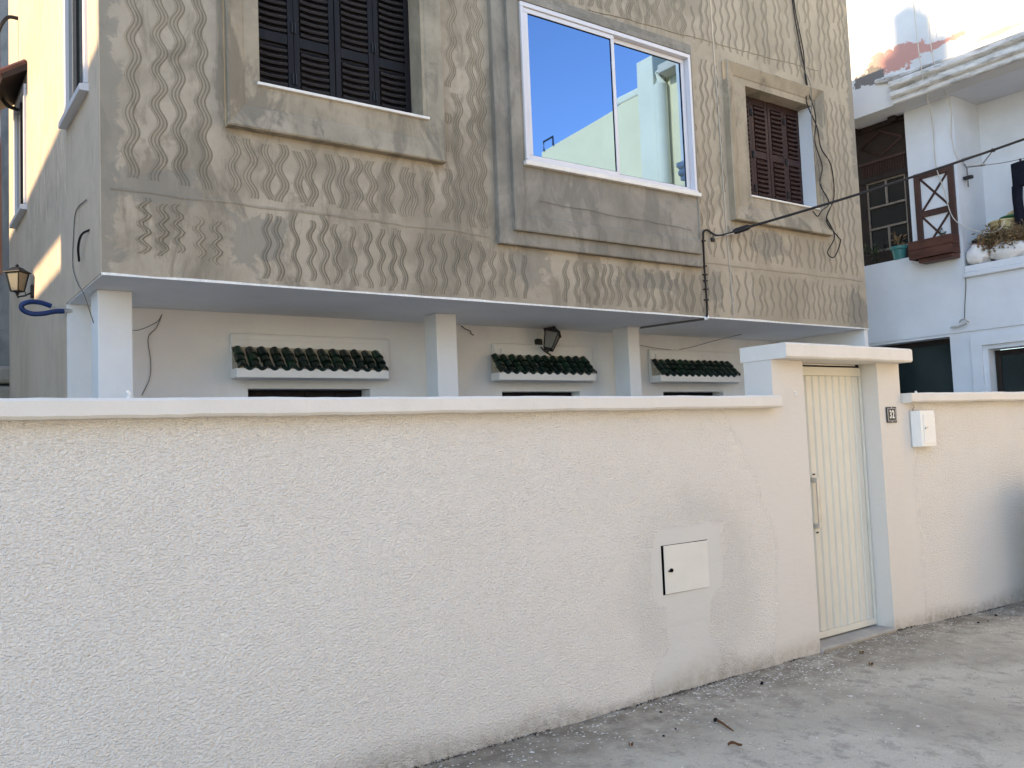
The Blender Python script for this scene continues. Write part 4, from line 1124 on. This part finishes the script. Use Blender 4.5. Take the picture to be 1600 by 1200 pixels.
def leaf_cluster(mb, c, rad, n, size, rnd_, up_=.5, droop=.0):
    for _ in range(n):
        d = Vector((rnd_.gauss(0, 1), rnd_.gauss(0, 1), rnd_.gauss(up_, .8))).normalized()
        p = Vector(c) + Vector((d.x * rad[0], d.y * rad[1], d.z * rad[2])) * rnd_.random() ** .5
        a = (d + Vector((rnd_.gauss(0, .5), rnd_.gauss(0, .5), rnd_.gauss(-droop, .5)))).normalized()
        b = a.cross(Vector((rnd_.gauss(0, 1), rnd_.gauss(0, 1), rnd_.gauss(0, 1)))).normalized(); s_ = size * rnd_.uniform(.6, 1.3)
        mid_ = p + a * s_ * .5 + b.cross(a) * s_ * .08
        mb.add([p, mid_ + b * s_ * .2, p + a * s_, mid_ - b * s_ * .2], [(0, 1, 2, 3)])
def plant(name, label, base, hgt, nst, mat, size, nl, cat='plant', group=None, spread=.4, parent_pot=None, droop=0):
    r_ = random.Random(int(base[1] * 1000 + base[2] * 77))
    o = empty(name, base, label, cat, group)
    st = MB(); lf = MB()
    for k in range(nst):
        a = r_.uniform(0, 6.28); q = Vector((math.cos(a), math.sin(a), 0)) * hgt * spread * r_.uniform(.2, 1)
        top = Vector(base) + q + Vector((0, 0, hgt * r_.uniform(.6, 1)))
        pts = [Vector(base), Vector(base) + q * .4 + Vector((0, 0, hgt * .45)), top]
        st.tube(pts, [size * .06, size * .045, size * .02], 5)
        for t in range(nl):
            u = r_.uniform(.25, 1); pp = pts[0].lerp(pts[1], u * 2) if u < .5 else pts[1].lerp(pts[2], u * 2 - 1)
            leaf_cluster(lf, pp, (.02, .02, .02), 1, size, r_, .3, droop)
    st.build('stem', M[mat], o, recalc=False); lf.build('foliage', M[mat], o, recalc=False)
    return o
pt = empty('flower_pot', (NX + .06, 6.06, 3.645), 'turquoise plastic flower pot on the ledge below the brown window', 'pot')
MB().lathe([(.001, 0), (.075, 0), (.098, .125), (.112, .13), (.116, .165), (.108, .165), (.1, .13), (.09, .11)], (NX + .06, 6.06, 3.646), 20).build('pot', M['turquoise'], pt)
MB().lathe([(.001, .13), (.099, .132)], (NX + .06, 6.06, 3.646), 14).build('soil', M['soil'], pt)
plant('potted_plant', 'dry dark leafy plant growing in the turquoise pot', (NX + .06, 6.06, 3.775), .22, 6, 'dryleaf', .06, 7)
plant('potted_plant', 'dark straggly plant on the shaded ledge left of the turquoise pot', (NX + .07, 6.36, 3.646), .28, 9, 'leaf', .09, 8, spread=.6)
plant('potted_plant', 'small green sprig in the wooden planter box', (NX - .09, 5.42, 3.755), .12, 4, 'leaf', .045, 6, spread=.5)

# balcony clutter
BX = NX + .12
tr = empty('trousers', (BX + .05, 4.62, 3.45), 'dark navy trousers hung to dry on the balcony', 'trousers')
def cloth_leg(mb, y0, y1, yb0, yb1, z1, z0, x):
    n, m_ = 10, 5; P = []; F = []
    for side in (0, 1):
        for i in range(n + 1):
            t = i / n; z = z1 + (z0 - z1) * t; a, b = y0 + (yb0 - y0) * t, y1 + (yb1 - y1) * t
            for j in range(m_ + 1):
                u = j / m_; y = a + (b - a) * u + .012 * nz(z * 5, j, 2)
                bul = math.sin(math.pi * u) * .035 + .012 * nz(z * 4, u * 3, side)
                P.append((x + (bul if side else -bul), y, z))
    h_ = (n + 1) * (m_ + 1)
    for s_ in (0, 1):
        for i in range(n):
            for j in range(m_):
                k = s_ * h_ + i * (m_ + 1) + j; F.append((k, k + 1, k + m_ + 2, k + m_ + 1))
    mb.add(P, F, True)
mb = MB(); cloth_leg(mb, 4.70, 4.44, 4.70, 4.46, 4.50, 4.22, BX + .03); mb.build('waist', M['cloth'], tr)
mb = MB(); cloth_leg(mb, 4.71, 4.585, 4.705, 4.615, 4.24, 3.46, BX + .03); mb.build('trouser_leg', M['cloth'], tr)
mb = MB(); cloth_leg(mb, 4.565, 4.44, 4.53, 4.45, 4.24, 3.62, BX + .045); mb.build('trouser_leg', M['cloth'], tr)
B('clothes_peg', M['darkbrown'], tr, BX + .02, BX + .035, 4.58, 4.60, 4.49, 4.535)
# clothes line bracket
clb = empty('clothesline_bracket', (NX + .55, 5.2, 4.4), 'rusty folding clothesline bracket on the balcony wall', 'bracket')
zl = 4.55
MB().tube([(NX + .10, 5.225, 4.70), (NX + .12, 5.10, 4.71), (NX + .15, 4.89, 4.715)], .008, 6).tube([(NX + .12, 5.19, 4.60), (NX + .14, 5.02, 4.575), (NX + .14, 4.98, 4.57)], .008, 6).tube([(NX + .15, 4.89, 4.71), (NX + .14, 5.02, 4.575)], .007, 6).tube([(NX + .10, 5.225, 4.70), (NX + .12, 5.18, 4.58), (NX + .12, 5.18, 4.36)], .009, 6).build('arm', M['greycable'], clb)
B('clamp', M['iron'], clb, NX + .09, NX + .15, 5.12, 5.225, 4.45, 4.49, c=.01)
MB().lathe([(.001, -.02), (.02, -.02), (.02, .02), (.001, .02)], (NX + .15, 4.88, 4.72), 10, 'X').build('knob', M['iron'], clb)
cable('clothes_line', 'thin line stretched from the bracket to the hanging trousers', [(NX + .14, 4.98, 4.57), (NX + .15, 4.7, 4.535), (NX + .15, 4.2, 4.52), (NX + .15, 3.41, 4.54)], .004, 'greycable', cat='line')
def bucket(name, label, c, r0, r1, h_, mat, cat):
    o = empty(name, c, label, cat)
    MB().lathe([(.001, 0), (r0, 0), (r1, h_), (r1 + .012, h_), (r1 + .012, h_ - .012), (r1 + .008, h_ + .006), (r1 - .006, h_ + .004), (r0 - .01, .02)], c, 20).build('body', M[mat], o)
    for s_ in (-1, 1):
        q = [(c[0], c[1] + s_ * (r1 + .005), c[2] + h_ * .95), (c[0], c[1] + s_ * (r1 + .04), c[2] + h_ * .9), (c[0], c[1] + s_ * (r1 + .03), c[2] + h_ * .72), (c[0], c[1] + s_ * (r1 - .005), c[2] + h_ * .7)]
        MB().tube(arc(q, 4), .007, 6).build('handle', M[mat], o)
    return o
bucket('basket', 'yellow plastic laundry basket behind the dry plant on the balcony', (BX + .19, 4.88, 3.72), .135, .17, .17, 'basket', 'basket')
b2 = bucket('basket', 'round yellow basket tilted behind the trousers on the balcony', (BX + .34, 4.74, 3.84), .13, .16, .15, 'basket', 'basket'); b2.rotation_euler = (R(0), R(-40), 0)
b3 = bucket('basin', 'flat green plastic basin stacked between the yellow baskets', (BX + .28, 4.80, 3.89), .12, .16, .05, 'greenplastic', 'basin')
bucket('basin', 'low brown basin at the right end of the balcony ledge', (BX + .16, 4.42, 3.75), .12, .15, .16, 'darkbrown', 'basin')
B('shelf', M['darkbrown'], nb, NX + .14, NX + .6, 4.1, 5.2, 3.68, 3.7195)
tp_ = B('terracotta_trough', M['terracotta'], None, NX + .13, NX + .30, 4.96, 5.21, 3.62 - .22, 3.6795, c=.012)
tag(tp_, 'pinkish terracotta trough at the left end of the balcony ledge', 'trough')
def lumpy(name, label, c, r_, mat, cat, seed):
    mb = MB(); n, m_ = 12, 18; P = []; F = []
    for i in range(n + 1):
        th_ = math.pi * i / n
        for j in range(m_):
            ph_ = 2 * math.pi * j / m_
            d = Vector((math.sin(th_) * math.cos(ph_), math.sin(th_) * math.sin(ph_), math.cos(th_)))
            k = 1 + .25 * nz(d.x * 2 + seed, d.y * 2, d.z * 2) + .10 * nz(d.x * 6, d.y * 6, d.z * 6 + seed)
            q = Vector(c) + Vector((d.x * r_[0], d.y * r_[1], d.z * r_[2])) * k
            q.z = max(q.z, c[2] - r_[2] * .8); P.append(q)
    for i in range(n):
        for j in range(m_): F.append((i * m_ + j, i * m_ + (j + 1) % m_, (i + 1) * m_ + (j + 1) % m_, (i + 1) * m_ + j))
    mb.add(P, F, True); return tag(mb.build(name, M[mat]), label, cat)
lumpy('sack', 'crumpled white plastic sack at the left end of the balcony sill', (NX + .05, 5.09, 3.505), (.10, .13, .13), 'sack', 'sack', 2)
lumpy('sack', 'wide white sack under the dry plant on the balcony sill', (NX + .06, 4.74, 3.495), (.10, .23, .12), 'sack', 'sack', 9)
dp = empty('dried_plant', (NX + .05, 4.8, 3.6), 'tangled dry brown plant spilling over the balcony sill', 'plant')
r_ = random.Random(21); st = MB(); lf = MB()
for k in range(70):
    b = Vector((NX + .10 + r_.uniform(-.04, .05), r_.uniform(4.5, 4.98), 3.66 + r_.uniform(-.02, .05)))
    m1 = b + Vector((r_.uniform(-.10, -.02), r_.uniform(-.08, .08), r_.uniform(.0, .10)))
    e = m1 + Vector((r_.uniform(-.06, .02), r_.uniform(-.09, .09), r_.uniform(-.22, .02)))
    st.tube([b, m1, e], [.004, .0035, .002], 4, cap=False)
    for q in (m1, m1.lerp(e, .5), e, e): leaf_cluster(lf, q, (.03, .03, .03), 3, .055, r_, -.2, .4)
st.build('stem', M['dryleaf'], dp, recalc=False); lf.build('foliage', M['dryleaf'], dp, recalc=False)
plant('dried_plant', 'small green grey weed among the sacks on the balcony sill', (NX + .04, 4.96, 3.60), .16, 8, 'leaf', .05, 6, spread=.8, droop=.6)
# wires over the neighbour's front
cable('neighbour_wire', 'thin white wire dropping past the cornice to the balcony pillar', [(SX - .03, 5.27, 7.5), (SX - .13, 5.20, 6.4), (SX - .14, 5.17, 5.75), (NX - .10, 5.21, 5.3), (NX - .03, 5.26, 5.0), (NX - .02, 5.22, 4.72), (NX - .01, 5.12, 4.60), (NX + .1, 4.95, 4.57)], .0055, 'palewire')
cable('neighbour_wire', 'thin white wire hanging over the crossed shutter and curving to the balcony', [(SX - .03, 5.42, 7.5), (SX - .13, 5.36, 6.4), (SX - .14, 5.32, 5.7), (NX - .10, 5.44, 5.2), (NX - .06, 5.46, 4.7), (NX - .06, 5.38, 4.35), (NX - .06, 5.30, 4.0), (NX - .05, 5.12, 3.82), (NX - .02, 4.90, 3.73), (NX - .02, 4.78, 3.76), (NX + .02, 4.75, 3.85)], .006, 'palewire')
cable('neighbour_wire', 'grey wire running down the white corner below the balcony to a clamp', [(NX - .008, 5.235, 3.40), (NX - .012, 5.228, 3.2), (NX - .012, 5.26, 2.95), (NX - .012, 5.275, 2.78)], .0055, 'greycable')
cl_ = empty('pipe_clamp', (NX - .03, 5.33, 2.71), 'small grey pipe stub clamped on the white wall below the balcony', 'pipe')
MB().tube([(NX - .03, 5.24, 2.735), (NX - .05, 5.33, 2.705), (NX - .06, 5.42, 2.70)], .016, 8).build('stub', M['greymetal'], cl_)
MB().tube(arc([(NX - .005, 5.34, 2.75), (NX - .03, 5.31, 2.775), (NX - .03, 5.25, 2.775), (NX - .005, 5.22, 2.74)], 4), .008, 6).build('strap', M['greymetal'], cl_)

# ------------------------------------------------------------------ houses round the street, outside the frame (mirrored in the glass, casting shade, throwing light back)
ch = empty('cream_house', (12, -.4, 0), 'sunlit cream house end with chimney stack and drain pipe, mirrored in the sliding window', 'house')
CX = 10.5
MB().prism([(CX, -2.25, 0), (CX, 1.72, 0), (CX, 1.72, 7.40), (CX, .62, 7.44), (CX, -.17, 7.31), (CX, -2.25, 7.18)], (5, 0, 0)).build('wall', M['cream'], ch)
B('chimney', M['creamwhite'], ch, CX - .12, CX + .5, .66, 1.04, 0, 7.86, c=.01)
MB().tube([(CX - .10, 1.17, 0), (CX - .10, 1.17, 7.30), (CX - .10, 1.19, 7.45), (CX + .02, 1.3, 7.56)], .11, 12).build('drain_pipe', M['creamwhite'], ch)
B('parapet', M['creamwhite'], ch, CX - .02, CX + .18, .02, .655, 7.36, 7.50, c=.03)
B('eave', M['town2'], ch, CX - .28, CX + .5, 1.30, 1.80, 7.40, 7.55, c=.02)
MB().tube([(CX - .02, -2.15, 7.18), (CX - .02, -2.15, 7.36), (CX - .02, -1.85, 7.37), (CX - .02, -1.85, 7.2)], .02, 6).build('railing', M['iron'], ch)
TZ = math.tan(SUN_EL)
def shade_z(z, x): return z + (x + 8.0) * TZ / math.cos(SUN_AZ - R(270))
def add_windows(o, face, u0, u1, z0, z1, nu, nz_, wd, hg, axis):
    for i in range(nu):
        for j in range(nz_):
            u = u0 + (u1 - u0) * (i + .5) / nu; z = z0 + (z1 - z0) * (j + .35) / nz_
            if axis == 'Y':
                f = B('window', M['alu'], o, u - wd / 2, u + wd / 2, face - .004, face + .03, z, z + hg, c=.01); B('pane', M['glass'], f, u - wd / 2 + .06, u + wd / 2 - .06, face + .031, face + .034, z + .06, z + hg - .06)
            else:
                f = B('window', M['alu'], o, face - .004, face + .03, u - wd / 2, u + wd / 2, z, z + hg, c=.01); B('pane', M['glass'], f, face + .031, face + .034, u - wd / 2 + .06, u + wd / 2 - .06, z + .06, z + hg - .06)
# low house to the left: its flat roof edge shades the side wall, a slot in the parapet lets one patch through
l1 = empty('left_house', (-12, 12, 0), 'low tan house to the left of the garden, outside the view', 'house')
z_a, z_b = shade_z(4.06, HX0), shade_z(3.88, HX0)
B('wall', M['town'], l1, -16, -8.0, 5.607, 24, 0, 6.6)
sl0, sl1, sy0, sy1 = shade_z(2.95, HX0), shade_z(3.225, HX0), 7.02, 8.45
mb = MB(); mb.box(-8.14, -8.0005, 5.609, sy0, 6.601, sl1 + .001)
mb.prism([(-8.14, sy0 + .0005, 6.601), (-8.14, 24, 6.601), (-8.14, 24, sl0 - .02), (-8.14, sy1, sl0 - .02), (-8.14, sy0 + .0005, sl0)], (.1395, 0, 0))
mb.box(-8.14, -8.0005, sy1 + .001, 24, sl0 - .019, sl1)
mb.prism([(-8.14, 5.609, sl1 + .002), (-8.14, 24, sl1 + .002), (-8.14, 24, z_b - .8), (-8.14, 8.9, z_b), (-8.14, 5.609, z_a)], (.1395, 0, 0))
mb.build('parapet', M['town'], l1)
add_windows(l1, -8.0, 6.5, 22, .8, 6.4, 6, 2, 1.0, 1.2, 'X')
l2 = empty('tall_house', (-12, 3, 0), 'tall pale house at the left end of the street, outside the view', 'house')
rz = shade_z(5.72, SX)
B('wall', M['town2'], l2, -16, -8.0, 1.2, 5.604, 0, rz)
B('stair_hut', M['town2'], l2, -11.0, -8.002, 5.04, 5.90, rz + .0005, shade_z(6.12, SX))
MB().prism([(-9.0, 5.22, shade_z(6.121, SX)), (-9.0, 5.74, shade_z(6.121, SX)), (-9.0, 5.74, shade_z(6.60, SX)), (-9.0, 5.48, shade_z(6.66, SX)), (-9.0, 5.22, shade_z(6.40, SX))], (.99, 0, 0)).build('chimney', M['town2'], l2)
add_windows(l2, -8.0, 1.4, 5.2, .8, rz - 1, 2, 5, 1.0, 1.3, 'X')
o = empty('bounce_house', (12.5, -6, 0), 'low warm house added beyond the cream house, unseen, to bounce sunlight', 'house')  # unseen house added to throw warm light back at the street fronts
B('wall', M['town2'], o, CX + .02, 15, -14, -2.26, 0, 4.6)
add_windows(o, CX - .03, -13, -2.6, .8, 4.4, 4, 1, 1.0, 1.2, 'X')
o = empty('bounce_house', (4, -8, 0), 'added unseen tan corner house, its long front turned to bounce the low sun', 'house')  # added out of view; angled front bounces sun onto the garden wall
MB().prism([(-3.4, -9.5, 0), (-3.0, -9.0, 0), (9.6, -3.2, 0), (10.2, -3.9, 0), (10.2, -9.5, 0)], (0, 0, 6.2)).build('wall', M['town'], o)
bn = empty('shade_bin', (7.95, 3.3, 0), 'tall grey wheeled bin added just outside the view to shade the far wall', 'bin')  # bin added out of view so the far wall darkens softly
MB().prism([(7.83, 3.14, .06), (8.33, 3.14, .06), (8.39, 3.10, .98), (7.77, 3.10, .98)], (0, .40, 0)).build('body', M['greymetal'], bn)
B('lid', M['greymetal'], bn, 7.75, 8.41, 3.07, 3.53, .981, 1.05, c=.02)
for x in (7.87, 8.29): MB().lathe([(.001, -.025), (.09, -.025), (.09, .025), (.001, .025)], (x, 3.50, .09), 14, 'X').build('wheel', M['black'], bn)
# ------------------------------------------------------------------ litter on the ground
def gz(x, y): return nz(x * .9, y * .9, 3) * .012 + nz(x * 4, y * 4, 9) * .003 - .004
r_ = random.Random(5)
fl = MB()
for k in range(3000):
    x = r_.uniform(1.2, 8.6)
    d = abs(r_.gauss(0, .26)) + .02 if r_.random() < .8 else r_.uniform(.05, 1.3)
    if r_.random() < .35: x = r_.gauss(4.6, .7)
    y = wall_y(x) - d; z = gz(x, y) + .003
    if nz(x * 2.6, y * 2.6, 7) < r_.uniform(-.55, .25): continue
    s_ = r_.uniform(.0025, .0085) * (1.8 if r_.random() < .07 else 1); n = r_.choice((4, 5, 6)); a0 = r_.uniform(0, 6)
    P = [(x + s_ * r_.uniform(.6, 1.2) * math.cos(a0 + 6.283 * i / n), y + s_ * r_.uniform(.6, 1.2) * math.sin(a0 + 6.283 * i / n), z + r_.uniform(0, .002)) for i in range(n)]
    fl.add(P, [tuple(range(n))])
tag(fl.build('paint_flecks', M['paintfleck'], recalc=False), 'white paint flecks scattered on the street along the wall', kind='stuff')
cr_ = MB()
for k in range(2600):
    x = r_.uniform(1.0, 9.6)
    if 5.36 < x < 6.27: continue
    if nz(x * 2.2, 4.4) < -.25: continue
    d = abs(r_.gauss(0, .012)) - .002; y = wall_y(x) - d; s_ = r_.uniform(.002, .0085); z = gz(x, y) + .002
    P = [(x + r_.uniform(-s_, s_), y + r_.uniform(-s_, s_), z + r_.uniform(-.3, 1.6) * s_) for _ in range(4)]
    cr_.add(P, [(0, 1, 2), (0, 3, 1), (1, 3, 2), (0, 2, 3)])
for k in range(1100):
    x = r_.uniform(2, 9); y = wall_y(x) - r_.uniform(.05, 1.7); s_ = r_.uniform(.001, .0045); z = gz(x, y) + .002
    P = [(x + r_.uniform(-s_, s_), y + r_.uniform(-s_, s_), z + r_.uniform(-.3, 1.3) * s_) for _ in range(4)]
    cr_.add(P, [(0, 1, 2), (0, 3, 1), (1, 3, 2), (0, 2, 3)])
tag(cr_.build('dirt_crumbs', M['dirt'], recalc=False), 'dark dirt and crumbs along the foot of the white wall', kind='stuff')
def flat_leaf(name, label, x, y, L, w_, ang, mat, cat='leaf'):
    z = gz(x, y) + .004; mb = MB(); P = []; F = []; n = 6
    ca, sa = math.cos(ang), math.sin(ang)
    for i in range(n + 1):
        t = i / n; ww = w_ * math.sin(math.pi * (.08 + .9 * t)) * .5
        for s_ in (-1, 0, 1):
            u, v = (t - .5) * L, s_ * ww
            P.append((x + u * ca - v * sa, y + u * sa + v * ca, z + (.012 * abs(s_) + .008 * math.sin(t * 5))))
    for i in range(n):
        for k in range(2): F.append((i * 3 + k, i * 3 + k + 1, i * 3 + k + 4, i * 3 + k + 3))
    return tag(mb.add(P, F, True).build(name, M[mat], recalc=False), label, cat)
flat_leaf('dead_leaf', 'long curled reddish brown dead leaf on the concrete nearest the camera', 3.476, 3.06, .075, .022, R(-28), 'deadleaf')
flat_leaf('dead_leaf', 'small round brown dead leaf on the concrete left of the dark twig', 3.09, 3.40, .03, .028, .3, 'deadleaf')
flat_leaf('dead_leaf', 'brown dead leaf on the concrete in front of the doorstep', 5.30, 3.47, .05, .03, .2, 'deadleaf')
flat_leaf('dead_leaf', 'dull tan dead leaf close to the doorstep edge', 5.52, 3.68, .05, .035, .1, 'dryleaf')
tw = empty('twig', (3.70, 3.36, 0), 'dark twig with a black knob lying on the concrete', 'twig')
z0_ = gz(3.7, 3.38)
MB().tube([(3.70, 3.37, z0_ + .012), (3.685, 3.325, z0_ + .012), (3.665, 3.27, z0_ + .009), (3.64, 3.21, z0_ + .008)], [.007, .006, .005, .003], 6).build('stem', M['deadleaf'], tw)
MB().lathe([(.0005, 0), (.012, .004), (.014, .012), (.009, .020), (.0005, .022)], (3.702, 3.385, z0_), 9).build('knob', M['black'], tw)
pebs = ((6.99, 3.62, .010), (7.10, 3.60, .007), (4.43, 3.66, .011), (4.46, 3.68, .009), (3.60, 3.70, .008), (7.35, 3.66, .011), (3.32, 3.40, .007), (3.45, 3.44, .006))
plabs = ('black pebble in front of the far wall stretch', 'smaller black pebble beside another on the far concrete', 'black crumb by the wall left of the gate pier', 'second black crumb touching the first left of the gate pier', 'dark crumb close to the wall below the cabinet patch', 'dark pebble near the wall foot at the right edge', 'tiny dark crumb left of the twig', 'tiny dark crumb between twig and wall')
for (x, y, s_), lab in zip(pebs, plabs):
    mb = MB().lathe([(.0003, 0), (s_, s_ * .25), (s_ * .9, s_ * .8), (.0003, s_ * 1.15)], (x, y, gz(x, y)), 7)
    tag(mb.build('pebble', M['black']), lab, 'pebble', 'dark pebbles on the concrete')
